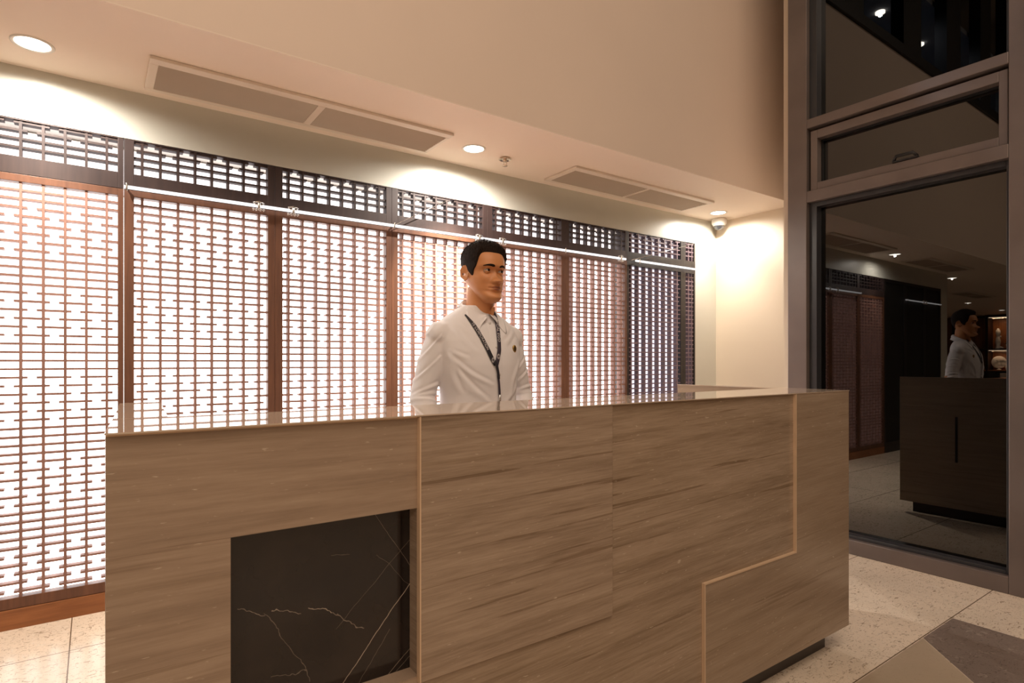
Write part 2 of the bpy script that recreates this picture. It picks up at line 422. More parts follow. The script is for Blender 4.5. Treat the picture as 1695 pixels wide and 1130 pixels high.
for i in range(7):
    x0, x1 = JX[i], JX[i + 1]
    dark = i == 6
    gl = .0013 if i == 1 else (.0006 if i == 2 else .0003)
    gr = .0013 if i == 0 else (.0006 if i == 1 else .0003)
    a, b_ = x0 + gl, x1 - gr
    xi0 = x0 + (.041 if i else .041); xi1 = x1 - (.024 if i == 0 else .036)
    if i == 5: xi1 = x1 - .022
    if i == 6: xi0 = x0 + .021; xi1 = x1 - .033
    verts = [xi0 + .034 + .0761 * k * (xi1 - xi0 - .077) / .5327 for k in range(8)]
    r = empty('wooden_screen', ((x0 + x1) / 2, YW, 0), low_labels[i], 'lattice screen panel', 'tall lattice panels of the backlit screen')
    fm = M['frame_dark'] if dark else M['frame_low']; lm = M['lattice_dark'] if dark else M['lattice']
    f = MB(); yb = YW + .05
    f.box(a, xi0, YW, yb, .089, 1.994); f.box(xi1, b_, YW, yb, .089, 1.994)
    f.box(xi0, xi1, YW, yb, 1.9615, 1.994); f.box(xi0, xi1, YW, yb, .089, .136)
    f.build('frame', fm, r, bevel=.0012)
    g = MB(); lattice(g, xi0, xi1, .136, 1.9615, verts, rows_low); g.build('lattice', lm, r)
    r2 = empty('transom_screen', ((x0 + x1) / 2, YW, 1.996), up_labels[i], 'lattice screen panel', 'short transom panels along the top of the backlit screen')
    fm = M['frame_dark'] if dark else M['frame_up']
    f = MB()
    f.box(a, xi0, YW, yb, 1.9955, 2.236); f.box(xi1, b_, YW, yb, 1.9955, 2.236)
    f.box(xi0, xi1, YW, yb, 1.9955, 2.072); f.box(xi0, xi1, YW, yb, 2.231, 2.236)
    f.build('frame', fm, r2, bevel=.0012)
    g = MB(); lattice(g, xi0, xi1, 2.072, 2.231, verts, rows_up); g.build('lattice', lm if dark else M['frame_up'], r2)
# narrow end strip at the right
r = empty('wooden_screen', (4.34, YW, 0), 'narrow dark lattice strip closing the right end of the screen against the wall', 'lattice screen panel')
f = MB(); f.box(4.2575, 4.291, YW, YW + .05, .089, 2.236); f.box(4.405, 4.4245, YW, YW + .05, .089, 2.236)
f.box(4.291, 4.405, YW, YW + .05, 1.9615, 2.072); f.box(4.291, 4.405, YW, YW + .05, .089, .136); f.box(4.291, 4.405, YW, YW + .05, 2.231, 2.236)
f.build('frame', M['frame_dark'], r)
g = MB(); lattice(g, 4.291, 4.405, .136, 1.9615, [4.335, 4.385], [(z, 'F') for z, k in rows_low]); lattice(g, 4.291, 4.405, 2.072, 2.231, [4.335, 4.385], [(z, 'F') for z, k in rows_up])
g.build('lattice', M['lattice_dark'], r)
# blind dark panels to the left (seen only in the window reflection)
blind_lab = ['black blind panel at the left end of the screen, seen only in the window reflection',
             'middle black blind panel left of the lattice, seen only in the window reflection',
             'black blind panel adjoining the lattice, seen only in the window reflection']
bx = [XL + .121, -1.85, -1.21, -.573]
for i in range(3):
    r = empty('blind_screen', ((bx[i] + bx[i + 1]) / 2, YW, 0), blind_lab[i], 'screen panel', 'blind panels left of the lattice')
    MB().box(bx[i] + .04, bx[i + 1] - .041, YW + .01, YW + .04, .13, 2.2).build('board', M['slit'], r)
    f = MB(); f.box(bx[i] + .0005, bx[i] + .04, YW, YW + .05, .089, 2.236); f.box(bx[i + 1] - .041, bx[i + 1] - .0005, YW, YW + .05, .089, 2.236)
    f.box(bx[i] + .04, bx[i + 1] - .041, YW, YW + .05, 2.2, 2.236); f.box(bx[i] + .04, bx[i + 1] - .041, YW, YW + .05, .089, .13)
    f.build('frame', M['frame_dark'], r)
# base board under the screen
o = box('screen_base_board', M['base_wood'], (-.572, 3.547, YW - .004, YW + .10, 0, .087), bevel=.002); tag(o, 'long orange-brown timber plinth board under the backlit lattice screen', 'plinth board')
o = box('screen_base_board', M['frame_dark'], (3.548, 4.424, YW - .004, YW + .10, 0, .087), bevel=.002); tag(o, 'short black plinth board under the dark right bay of the screen', 'plinth board')
o = box('screen_base_board', M['frame_dark'], (XL + .121, -.573, YW - .004, YW + .10, 0, .087), bevel=.002); tag(o, 'black plinth board under the blind panels, seen in the window reflection', 'plinth board')

# light boxes behind the lattice
def light_box(x0, x1, m_low, m_up, label):
    r = empty('light_box', ((x0 + x1) / 2, YW + .19, .089), label, 'light box')
    MB().box(x0, x1, YW + .155, YW + .16, .10, 1.99).build('diffuser', m_low, r)
    MB().box(x0, x1, YW + .155, YW + .16, 2.0, 2.228).build('transom_diffuser', m_up, r)
    MB().box(x0, x1, YW + .162, YW + .195, .095, 2.234).build('housing', M['vent_white'], r)
    return r
light_box(-.565, 3.540, M['light'], M['light_up'], 'long white glowing light box behind the lattice panels')
light_box(3.570, 4.42, M['light_dim'], M['light_dim'], 'dim light box behind the dark bay at the right end')  # boards below are added out of sight to stop backlight leaking sideways
o = box('light_baffle', M['frame_dark'], (3.5445, 3.5495, YW + .0505, YW + .197, .089, 2.236)); tag(o, 'unseen thin dark board added behind the screen to keep the glow out of the dark bay', 'divider')
o = box('light_baffle', M['frame_dark'], (-.5745, -.5695, YW + .0505, YW + .197, .089, 2.236)); tag(o, 'unseen thin dark board added behind the screen to keep the glow off the blind panels', 'divider')

# rail with steel clamps and tie rods, its bright line added as emission
YRL = YW - .028; ZR = 1.9985
def rail(x0, x1, clamps, ties, brackets, label):
    r = empty('glowing_rail', ((x0 + x1) / 2, YRL, ZR), label, 'light bar')
    MB().tube([(x0, YRL, ZR), (x1, YRL, ZR)], .0085, 16).build('tube', M['rail_glow'], r)
    for x in clamps:
        c = MB()
        c.tube([(x - .028, YRL - .004, ZR + .016), (x, YRL - .008, ZR + .022), (x + .028, YRL - .004, ZR + .016)], .004, 8)
        c.tube([(x - .028, YRL - .002, ZR + .016), (x - .016, YRL - .008, ZR + .006), (x + .016, YRL - .008, ZR + .006), (x + .028, YRL - .002, ZR + .016)], .003, 8)
        c.capsule((x, YRL - .010, ZR + .012), (x, YRL - .010, ZR - .012), .0075, .0075)
        for dx in (-.026, -.010, .010, .026): c.capsule((x + dx, YRL - .004, ZR - .020), (x + dx, YRL + .0, ZR - .020), .0065, .0065)
        c.tube([(x - .03, YRL, ZR - .020), (x + .03, YRL, ZR - .020)], .0035, 8)
        c.build('clamp', M['steel'], r)
    for x in brackets:
        b = MB(); b.capsule((x, YRL - .004, ZR + .014), (x, YRL - .004, ZR - .016), .006, .005); b.tube([(x, YRL, ZR), (x, YW + .0002, ZR)], .005, 8)
        b.build('bracket', M['steel'], r)
    for (xa, za, xb, zb) in ties:
        MB().tube([(xa, YRL - .006, za), (xb, YRL - .006, zb)], .0022, 8).build('tie_rod', M['steel'], r)
rail(.118, 3.50, [.715, .893, 2.100, 2.290, 3.44], [(1.50, 2.008, 1.865, 2.212)], [.128, 1.492, 2.86], 'long bright white rail made to glow, with steel clamps across the glowing lattice panels')
rail(3.62, 4.40, [], [(3.56, 1.996, 4.36, 2.222)], [3.66], 'short bright rail made to glow, with slanting tie rod over the dark right bay')
rail(-2.35, -1.15, [-1.80, -1.72], [], [-2.3, -1.2], 'thin rail made to glow over the blind panels, seen in the window reflection')

# ------------------------------------------------------------------ soffit fittings
def downlight(x, y, label, power=30, beam=0, group='round recessed downlights in the soffit', z=ZC, col=(1.0, .93, .83)):
    r = empty('downlight', (x, y, z), label, 'ceiling light', group)
    MB().lathe((x, y, z), [(.058, .0), (.062, -.004), (.070, -.004), (.074, -.0015), (.074, 0)], 40).build('trim_ring', M['cam_white'], r)
    MB().lathe((x, y, z), [(.0005, -.0012), (.060, -.0012), (.060, -.0002), (.0005, -.0002)], 40).build('lens', M['downlight'], r)
    l = bpy.data.lights.new('downlight_lamp', 'SPOT'); l.energy = power; l.color = col
    l.spot_size = math.radians(172); l.spot_blend = .55; l.shadow_soft_size = .012
    lo = bpy.data.objects.new('lamp', l); C.objects.link(lo); lo.parent = r; lo.location = (0, 0, -.016)
    if beam:  # extra narrow spot, added so floor bounce brightens the soffit
        l = bpy.data.lights.new('bounce_fill', 'SPOT'); l.energy = beam; l.color = (1.0, .86, .70); l.spot_size = math.radians(84); l.spot_blend = .9; l.shadow_soft_size = .012
        lo = bpy.data.objects.new('bounce_fill_lamp', l); C.objects.link(lo); lo.parent = r; lo.location = (0, 0, -.016)
downlight(-.203, 3.09, 'large bright round downlight at the top left of the soffit', 55, 90)
downlight(1.888, 3.05, 'bright round downlight in the soffit between the two air vents', 60, 400)
downlight(4.43, 3.12, 'bright round downlight beside the dome camera', 36, 40)
downlight(-3.15, 3.45, 'round downlight left of the screen, the second one seen in the window reflection', 30)
downlight(-8.0, 4.70, 'far round downlight seen in the window reflection, right of the reflected wall corner', 30)
downlight(-10.9, 4.87, 'farthest round downlight seen in the window reflection, above the display shelf', 30)

def air_vent(x0, xm0, xm1, x1, y0, y1, label):
    r = empty('air_vent', ((x0 + x1) / 2, (y0 + y1) / 2, ZC), label, 'air vent', 'linear air vents in the soffit')
    zt = ZC - .0005; zb = ZC - .016
    f = MB(); xi0, xi1, yi0, yi1 = x0 + .036, x1 - .022, y0 + .052, y1 - .03
    f.box(x0, x1, y0, yi0, zb, zt); f.box(x0, x1, yi1, y1, zb, zt); f.box(x0, xi0, yi0, yi1, zb, zt); f.box(xi1, x1, yi0, yi1, zb, zt); f.box(xm0, xm1, yi0, yi1, zb, zt)
    f.build('frame', M['vent_white'], r, bevel=.003)
    for a, b_ in ((xi0, xm0), (xm1, xi1)):
        s = MB(); n = 13
        for k in range(n):
            y = yi0 + (yi1 - yi0) * (k + .5) / n
            s.add([(a, y - .0062, zb + .0085), (b_, y - .0062, zb + .0085), (b_, y + .0030, zb + .001), (a, y + .0030, zb + .001),
                   (a, y - .0066, zb + .0074), (b_, y - .0066, zb + .0074), (b_, y + .0026, zb - .0001), (a, y + .0026, zb - .0001)],
                  [(0, 1, 2, 3), (4, 7, 6, 5), (0, 4, 5, 1), (3, 2, 6, 7), (0, 3, 7, 4), (1, 5, 6, 2)])
        s.build('grille', M['vent_slat'], r)
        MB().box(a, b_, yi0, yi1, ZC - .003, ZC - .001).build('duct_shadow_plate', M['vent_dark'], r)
air_vent(.194, .918, .955, 1.668, 2.908, 3.262, 'long double slotted air vent at the left of the soffit')
air_vent(2.600, 3.350, 3.378, 4.085, 2.912, 3.258, 'double slotted air vent at the right of the soffit, near the dome camera')
air_vent(-2.30, -1.55, -1.52, -.80, 2.912, 3.258, 'double slotted air vent beyond the left frame edge, seen in the window reflection')
air_vent(-6.9, -6.2, -6.17, -5.5, 3.9, 4.25, 'far double slotted air vent seen only in the window reflection')

r = empty('sprinkler', (2.139, 3.078, ZC), 'small chrome fire sprinkler head hanging from the soffit between downlight and vent', 'sprinkler')
MB().lathe((2.139, 3.078, ZC), [(.001, 0), (.030, 0), (.038, -.004), (.040, -.010), (.036, -.011), (.030, -.005), (.014, -.006), (.001, -.006)], 32).build('escutcheon', M['chrome'], r)
b = MB().lathe((2.139, 3.078, ZC), [(.001, -.006), (.011, -.006), (.011, -.020), (.007, -.024), (.001, -.024)], 20)
for s_ in (-1, 1): b.tube([(2.139 + s_ * .010, 3.078, ZC - .020), (2.139 + s_ * .013, 3.078, ZC - .032), (2.139 + s_ * .004, 3.078, ZC - .046)], .0022, 8)
b.lathe((2.139, 3.078, ZC), [(.001, -.046), (.016, -.046), (.017, -.049), (.001, -.050)], 20)
b.build('nozzle', M['chrome'], r)

cx, cy = 4.635, 3.255
r = empty('dome_camera', (cx, cy, ZC), 'white dome security camera with smoked window in the corner of the soffit', 'security camera')
MB().lathe((cx, cy, ZC), [(.001, 0), (.058, 0), (.066, -.006), (.067, -.030), (.063, -.048), (.050, -.060), (.048, -.056), (.001, -.056)], 40).build('housing', M['cam_white'], r)
MB().lathe((cx, cy, ZC), [(.049, -.050)] + [(.049 * math.cos(a), -.056 - .046 * math.sin(a)) for a in [PI / 2 * k / 10 for k in range(11)]], 32).build('dome', M['cam_dome'], r)
MB().lathe((cx, cy, ZC), [(.052, -.052), (.0535, -.062), (.049, -.066), (.0485, -.060)], 32).build('dome_ring', M['cam_white'], r)

# ------------------------------------------------------------------ window wall (right)
XF0, XF1 = XG, XG + .16
XGL = 3.84
w = MB()
w.box(XF0, XF1, 1.982, 2.108, 0, 6.4)                 # left post
w.box(XF0, XF1, .70, .955, 0, 6.4)                    # right post
w.box(XF0, XF1, .955, 1.982, 2.672, 2.731)            # upper beam
w.box(XF0, XF1, .955, 1.982, 2.196, 2.268)            # lower beam
w.box(XF0, XF1, .955, 1.982, 0, .088)                 # sill
wf = w.build('window_2', M['frame_metal'], None, (XG, 1.5, 0), bevel=.004); struct(wf)
iv = MB()
for z0, z1 in ((.088, 2.196), (2.731, 6.40)):
    iv.box(XF0 + .035, XF1, 1.934, 1.9815, z0, z1); iv.box(XF0 + .035, XF1, .9555, .972, z0, z1)
iv.box(XF0 + .035, XF1, .972, 1.934, 2.166, 2.1955); iv.box(XF0 + .035, XF1, .972, 1.934, .0885, .108)
iv.box(XF0 + .035, XF1, .972, 1.934, 2.7315, 2.745)
o = iv.build('glazing_bead', M['frame_inner'], wf, bevel=.002)
g = MB(); g.box(XGL, XGL + .008, .972, 1.934, .108, 2.166); g.build('glass', M['glass'], wf)
g = MB(); g.box(XGL, XGL + .008, .972, 1.934, 2.745, 6.39); g.build('upper_glass', M['glass'], wf)
# top hung vent sash
r = empty('awning_window', (XG + .03, 1.46, 2.27), 'narrow top hung metal vent window between the two horizontal frame beams', 'window')
s = MB(); a0, a1 = XF0 + .022, XF1 - .02
s.box(a0, a1, .962, 1.000, 2.272, 2.655); s.box(a0, a1, 1.925, 1.968, 2.272, 2.655); s.box(a0, a1, 1.0, 1.925, 2.272, 2.318); s.box(a0, a1, 1.0, 1.925, 2.600, 2.655)
s.build('sash', M['frame_metal'], r, bevel=.003)
s = MB(); s.box(XGL - .02, XGL + .03, 1.0, 1.008, 2.318, 2.60); s.box(XGL - .02, XGL + .03, 1.917, 1.925, 2.318, 2.60); s.box(XGL - .02, XGL + .03, 1.008, 1.917, 2.592, 2.60)
s.build('gasket', M['gasket'], r)
MB().box(XGL, XGL + .008, 1.008, 1.917, 2.318, 2.592).build('glass', M['glass'], r)
h = MB(); h.box(a0 - .006, a0 + .02, 1.36, 1.49, 2.3185, 2.328); h.tube([(a0 + .004, 1.485, 2.328), (a0 - .006, 1.470, 2.352), (a0 - .006, 1.385, 2.352), (a0 + .004, 1.365, 2.328)], .009, 10)
h.build('latch', M['gasket'], r)
o = box('frame_infill', M['gasket'], (XF1 - .02, XF1, .955, 1.982, 2.268, 2.2715)); o.parent = wf; o.location = o.location - wf.location

# ------------------------------------------------------------------ reception counter
X0, X1, YC, YI, ZT, ZBm = .016, 2.527, 1.172, 1.434, 1.050, .089
XS = .583; XV = 2.121; XN = 1.579; ZM = .466
YE = 1.985
r = empty('reception_counter', (1.27, 1.55, 0), 'travertine clad reception counter with a black marble niche, receptionist behind it', 'reception desk')
T = .030
# left front slab with the niche (frame of four pieces in one panel)
nx0, nx1, nz0, nz1 = .204, .583, .478, .848
yp = YC
f = MB()
f.box(X0, nx0, yp, yp + .055, ZBm, ZT - .0005); f.box(nx0, XS, yp, yp + .055, nz1, ZT - .0005); f.box(nx0, XS, yp, yp + .055, ZBm, nz0)
f.build('niche_surround', M['stone_left'], r)
nb = MB().box(nx0 - .02, nx1 + .02, yp + .045, yp + .062, nz0 - .02, nz1 + .02)
nbo = nb.build('marble_inset', M['black_marble'], r)
# put the marble's own origin at its lower left corner so that the veins start there
off = Vector((nx0, yp + .045, nz0)) - wloc(r)
for v in nbo.data.vertices: v.co -= off
nbo.location = off; nbo['label'] = 'black marble inset with thin white veins'
# middle slab (proud), right slab, proud L piece at the corner
MB().box(XS, 1.171, YC - .010, YC + .062, ZM, ZT - .0005).build('stone_panel', M['stone_mid'], r, bevel=.0012)
MB().prism_y([(1.1735, ZT - .0005), (1.1735, ZM + .001), (XS + .0005, ZM - .0025), (XS + .0005, ZBm), (XN - .001, ZBm), (XN - .001, ZM), (XV - .001, ZM), (XV - .001, ZT - .0005)][::-1], YC - .002, YC + .06).build('stone_panel', M['stone_right'], r)
MB().prism_y([(XV, ZT - .0005), (XV, ZM - .0), (XN, ZM), (XN, ZBm), (X1, ZBm), (X1, ZT - .0005)][::-1], YC - .011, YC + .062).build('corner_panel', M['stone_corner'], r)
e = MB()
e.box(XV - .0042, XV + .0004, YC - .0135, YC - .0022, ZM + .0006, ZT - .001); e.box(XN - .0042, XV + .0004, YC - .0135, YC - .0022, ZM - .0042, ZM + .0006); e.box(XN - .0042, XN + .0004, YC - .0135, YC - .0022, ZBm, ZM - .0042)
eo = e.build('highlight_edge', M['stone_edge'], r)
MB().box(XS - .0035, XS, YC - .0125, YC + .002, ZM, ZT - .001).build('highlight_edge', M['stone_edge'], r)
# right end panel and left end panel (left one slightly splayed)
MB().box(X1 - .055, X1, YC + .0625, YE, ZBm, ZT - .0005).build('end_panel', M['stone_corner'], r, bevel=.001)
MB().prism([(X0, YC + .0555), (X0 + .06, YC + .0555), (.155, YE), (X0 + .046, YE)], ZBm, ZT - .0005).build('end_panel', M['stone_left'], r, bevel=.001)
# core behind the front slabs
MB().box(.09, X1 - .056, YC + .0625, YI - .01, ZBm, ZT - .021).build('carcass', M['laminate'], r)
# countertop: front ledge, thin end caps
t = MB()
t.prism([(X0 - .002, YC - .0125), (X1 + .002, YC - .0125), (X1 + .002, YI), (X0 + .016, YI)], ZT - .0, ZT + .003)
t.build('countertop', M['top'], r)
t = MB(); t.prism([(X0 + .016, YI + .0015), (.128, YI + .0015), (.158, YE), (X0 + .044, YE)], ZT, ZT + .003); t.build('end_cap', M['top'], r)
t = MB(); t.box(X1 - .056, X1 + .002, YI + .0015, YE, ZT, ZT + .003); t.build('end_cap', M['top'], r)
# narrow front arris of the ledge, its highlight put in as pale colour
MB().box(X0, XS - .004, YC - .0025, YC, ZT - .004, ZT - .0005).build('highlight_edge', M['stone_edge'], r)
# inner staff side: lower desk
MB().box(.16, X1 - .058, YI - .0095, YI + .10, .735, .765).build('staff_desk', M['laminate'], r)
MB().box(.16, X1 - .058, YI - .0095, YI, ZBm, .735).build('inner_back', M['laminate'], r)
MB().box(.16, X1 - .058, YI - .0095, YI, .765, ZT - .021).build('inner_fascia', M['stone_left'], r)
MB().box(.14, X1 - .082, YC + .045, YE - .06, 0, ZBm).build('plinth', M['plinth'], r)
MB().box(X1 - .0005, X1 + .0012, 1.606, 1.622, .43, .765).build('slot', M['slit'], r)

# ------------------------------------------------------------------ display shelf seen in the reflection
SX = -12.5
r = empty('display_shelf', (SX - .25, 5.5, 0), 'lit walnut display shelf far across the lobby, seen in the window reflection', 'shelf')
MB().box(SX - .42, SX - .40, 4.4, 6.9, .0, ZC - .001).build('back_board', M['shelf_wood'], r)
for y in (4.45, 4.92, 5.62, 6.4, 6.87): MB().box(SX - .399, SX, y - .03, y + .03, 0, ZC - .001).build('upright', M['shelf_dark'], r)
for z in (1.49, 2.40):
    for y0, y1 in ((4.481, 4.889), (4.951, 5.589), (5.651, 6.369)):
        MB().box(SX - .399, SX, y0, y1, z, z + .04).build('shelf_board', M['shelf_dark'], r)
for y0, y1 in ((4.481, 4.889), (4.951, 5.589), (5.651, 6.369)):
    MB().box(SX - .399, SX + .02, y0, y1, .05, .92).build('cupboard', M['shelf_dark'], r)
    MB().box(SX - .399, SX + .05, y0, y1, .921, .95).build('shelf_board', M['shelf_wood'], r)
for z in (1.482, 2.392):
    MB().box(SX - .08, SX - .05, 5.0, 5.585, z, z + .0075).build('led_strip', M['led'], r)
for i, z in enumerate((1.46, 2.37)):
    l = bpy.data.lights.new('shelf_lamp', 'AREA'); l.shape = 'RECTANGLE'; l.size = .03; l.size_y = .45; l.energy = 9; l.color = (1, .62, .35)
    lo = bpy.data.objects.new('shelf_lamp', l); C.objects.link(lo); lo.parent = r; lo.location = Vector((SX - .065, 5.3, z)) - wloc(r)
# ornaments
x = SX - .2
b = MB().lathe((x, 5.42, 1.531), [(.001, 0), (.07, 0), (.05, .03), (.045, .10), (.06, .2), (.045, .30), (.03, .36), (.055, .42), (.05, .50), (.02, .56), (.001, .57)], 20)
b.capsule((x, 5.44, 1.60), (x, 5.32, 1.56), .03, .02); b.capsule((x, 5.43, 1.92), (x, 5.36, 1.86), .025, .015)
tag(b.build('statuette', M['ceramic'], None, (x, 5.42, 1.531)), 'tall white carved statuette on the upper lit shelf, seen in the reflection', 'statuette')
r = empty('plant_pot', (x, 5.18, 1.531), 'small white pot with dark plant on the upper lit shelf, seen in the reflection', 'potted plant')
MB().lathe((x, 5.18, 1.531), [(.001, 0), (.05, 0), (.065, .12), (.058, .12), (.05, .10), (.001, .10)], 24).build('pot', M['ceramic'], r)
lf = MB()
for k in range(18):
    a = k * 2.4; t_ = .06 + .05 * random.random()
    p = Vector((x, 5.18, 1.63)); q = p + Vector((math.cos(a) * t_, math.sin(a) * t_, .03 + .05 * random.random()))
    lf.tube([p, (p + q) / 2 + Vector((0, 0, .02)), q], [.004, .013, .001], 6)
lf.build('leaves', M['leaf'], r)
r = empty('shell_disc', (x, 5.42, .951), 'round ribbed white shell ornament on the lower lit shelf, seen in the reflection', 'ornament')
rg = []
for i_, (rr, hh) in enumerate([(.002, .0), (.06, .012), (.12, .02), (.165, .014), (.17, .0)]):
    rg.append([(x + (hh + (.012 * (1 if k % 2 else -1) if rr > .03 else 0)), 5.40 + rr * math.cos(2 * PI * k / 72), 1.16 + rr * math.sin(2 * PI * k / 72)) for k in range(72)])
for i_, (rr, hh) in enumerate([(.165, -.02), (.12, -.02), (.002, -.02)]):
    rg.append([(x + hh, 5.40 + rr * math.cos(2 * PI * k / 72), 1.16 + rr * math.sin(2 * PI * k / 72)) for k in range(72)])
MB().rings(rg, False).build('shell', M['ceramic'], r)
MB().lathe((x, 5.40, .951), [(.001, 0), (.05, 0), (.045, .02), (.012, .03), (.012, .05), (.001, .05)], 20).build('stand', M['ceramic'], r)
r = empty('jar_ornament', (x + .05, 5.17, .951), 'white lidded jar ornament on the lower lit shelf, seen in the reflection', 'ornament')
jx = x + .05
MB().lathe((jx, 5.17, .951), [(.001, 0), (.07, 0), (.078, .05), (.075, .11), (.045, .17), (.03, .18), (.03, .20)], 24).build('jar', M['ceramic'], r)
MB().lathe((jx, 5.17, .951), [(.034, .20), (.04, .21), (.04, .23), (.001, .24)], 24).build('lid', M['ceramic'], r)
for sg in (-1, 1): MB().tube([(jx, 5.17 + sg * .07, 1.06), (jx, 5.17 + sg * .06, 1.14), (jx, 5.17 + sg * .03, 1.15)], .008, 8).build('handle', M['ceramic'], r)
#PERSON-BEGIN
# ------------------------------------------------------------------ the receptionist
def skin_mat():
    m, nt, b = new_mat('warm_brown_skin')
    v = coords(nt)
    f = noise_tex(nt, v, 9, 4)
    col = ramp(nt, f, [(.3, (.60, .255, .105)), (.7, (.68, .31, .135))])
    L(nt, col, b.inputs['Base Color'])
    b.inputs['Roughness'].default_value = .46; b.inputs['Specular IOR Level'].default_value = .45
    b.inputs['Subsurface Weight'].default_value = .12; b.inputs['Subsurface Radius'].default_value = (.01, .004, .002); b.inputs['Subsurface Scale'].default_value = .6
    bump(nt, b, noise_tex(nt, v, 260, 2), .08, .001)
    return m
M['skin'] = skin_mat()
def hair_mat():
    m, nt, b = new_mat('short_black_hair')
    f = noise_tex(nt, coords(nt, (1, 1, .3)), 240, 3)
    L(nt, ramp(nt, f, [(.3, (.009, .006, .005)), (.7, (.030, .019, .014))]), b.inputs['Base Color'])
    b.inputs['Roughness'].default_value = .7; b.inputs['Specular IOR Level'].default_value = .12
    return m
M['hair'] = hair_mat()

def remesh(mb, name, mat, parent, vox, smooth_it=2, fn=None):
    """unites the closed shells of mb into one continuous surface"""
    me = bpy.data.meshes.new('tmp'); me.from_pydata([tuple(v) for v in mb.v], [], mb.f)
    bm = bmesh.new(); bm.from_mesh(me); bmesh.ops.recalc_face_normals(bm, faces=bm.faces); bm.to_mesh(me); bm.free()
    o = bpy.data.objects.new('tmp', me); C.objects.link(o)
    md = o.modifiers.new('r', 'REMESH'); md.mode = 'VOXEL'; md.voxel_size = vox; md.use_smooth_shade = True
    if smooth_it:
        s = o.modifiers.new('s', 'SMOOTH'); s.factor = .5; s.iterations = smooth_it
    bpy.context.view_layer.update()
    dg = bpy.context.evaluated_depsgraph_get(); ev = o.evaluated_get(dg)
    m2 = bpy.data.meshes.new_from_object(ev); m2.name = name
    bpy.data.objects.remove(o); bpy.data.meshes.remove(me)
    if fn: fn(m2)
    m2.materials.clear(); m2.materials.append(mat)
    m2.polygons.foreach_set('use_smooth', [True] * len(m2.polygons)); m2.update()
    r = bpy.data.objects.new(name, m2); C.objects.link(r); r.parent = parent
    return r

PX, PY = 1.225, 1.95
man = empty('person', (PX, PY, 0), 'man in a white long-sleeved shirt with a dark lanyard, standing behind the counter', 'person')
# every coordinate below is local to the man (x to his left, -y forward, z up)
HX, HY, HZ = .026, .0, 1.396           # chin level origin of the head
def crom(tab, z):
    zs = [t[0] for t in tab]; vs = [t[1] for t in tab]
    if z <= zs[0]: return vs[0]
    if z >= zs[-1]: return vs[-1]
    i = max(k for k in range(len(zs) - 1) if zs[k] <= z)
    z0, z1 = zs[i], zs[i + 1]; t = (z - z0) / (z1 - z0)
    def slope(k):
        if k == 0: return (vs[1] - vs[0]) / (zs[1] - zs[0])
        if k == len(zs) - 1: return (vs[-1] - vs[-2]) / (zs[-1] - zs[-2])
        return (vs[k + 1] - vs[k - 1]) / (zs[k + 1] - zs[k - 1])
    h = z1 - z0; a, b_ = slope(i) * h, slope(i + 1) * h
    return (2 * t ** 3 - 3 * t ** 2 + 1) * vs[i] + (t ** 3 - 2 * t ** 2 + t) * a + (-2 * t ** 3 + 3 * t ** 2) * vs[i + 1] + (t ** 3 - t ** 2) * b_
YFR = [(0, -.066), (.006, -.080), (.018, -.091), (.032, -.088), (.042, -.084), (.055, -.087), (.075, -.086), (.09, -.084), (.11, -.081), (.125, -.082), (.138, -.089), (.152, -.091), (.170, -.087), (.190, -.076), (.208, -.058), (.222, -.034), (.232, 0)]
YBK = [(0, -.03), (.015, -.012), (.04, .02), (.065, .05), (.09, .073), (.12, .092), (.15, .097), (.175, .090), (.198, .070), (.216, .044), (.227, .022), (.232, .003)]
WID = [(0, .017), (.008, .030), (.02, .041), (.035, .050), (.055, .0575), (.08, .0635), (.105, .068), (.13, .0725), (.155, .0745), (.178, .072), (.200, .060), (.216, .043), (.227, .024), (.232, .004)]
def gs(u, s): return math.exp(-u * u / (2 * s * s))
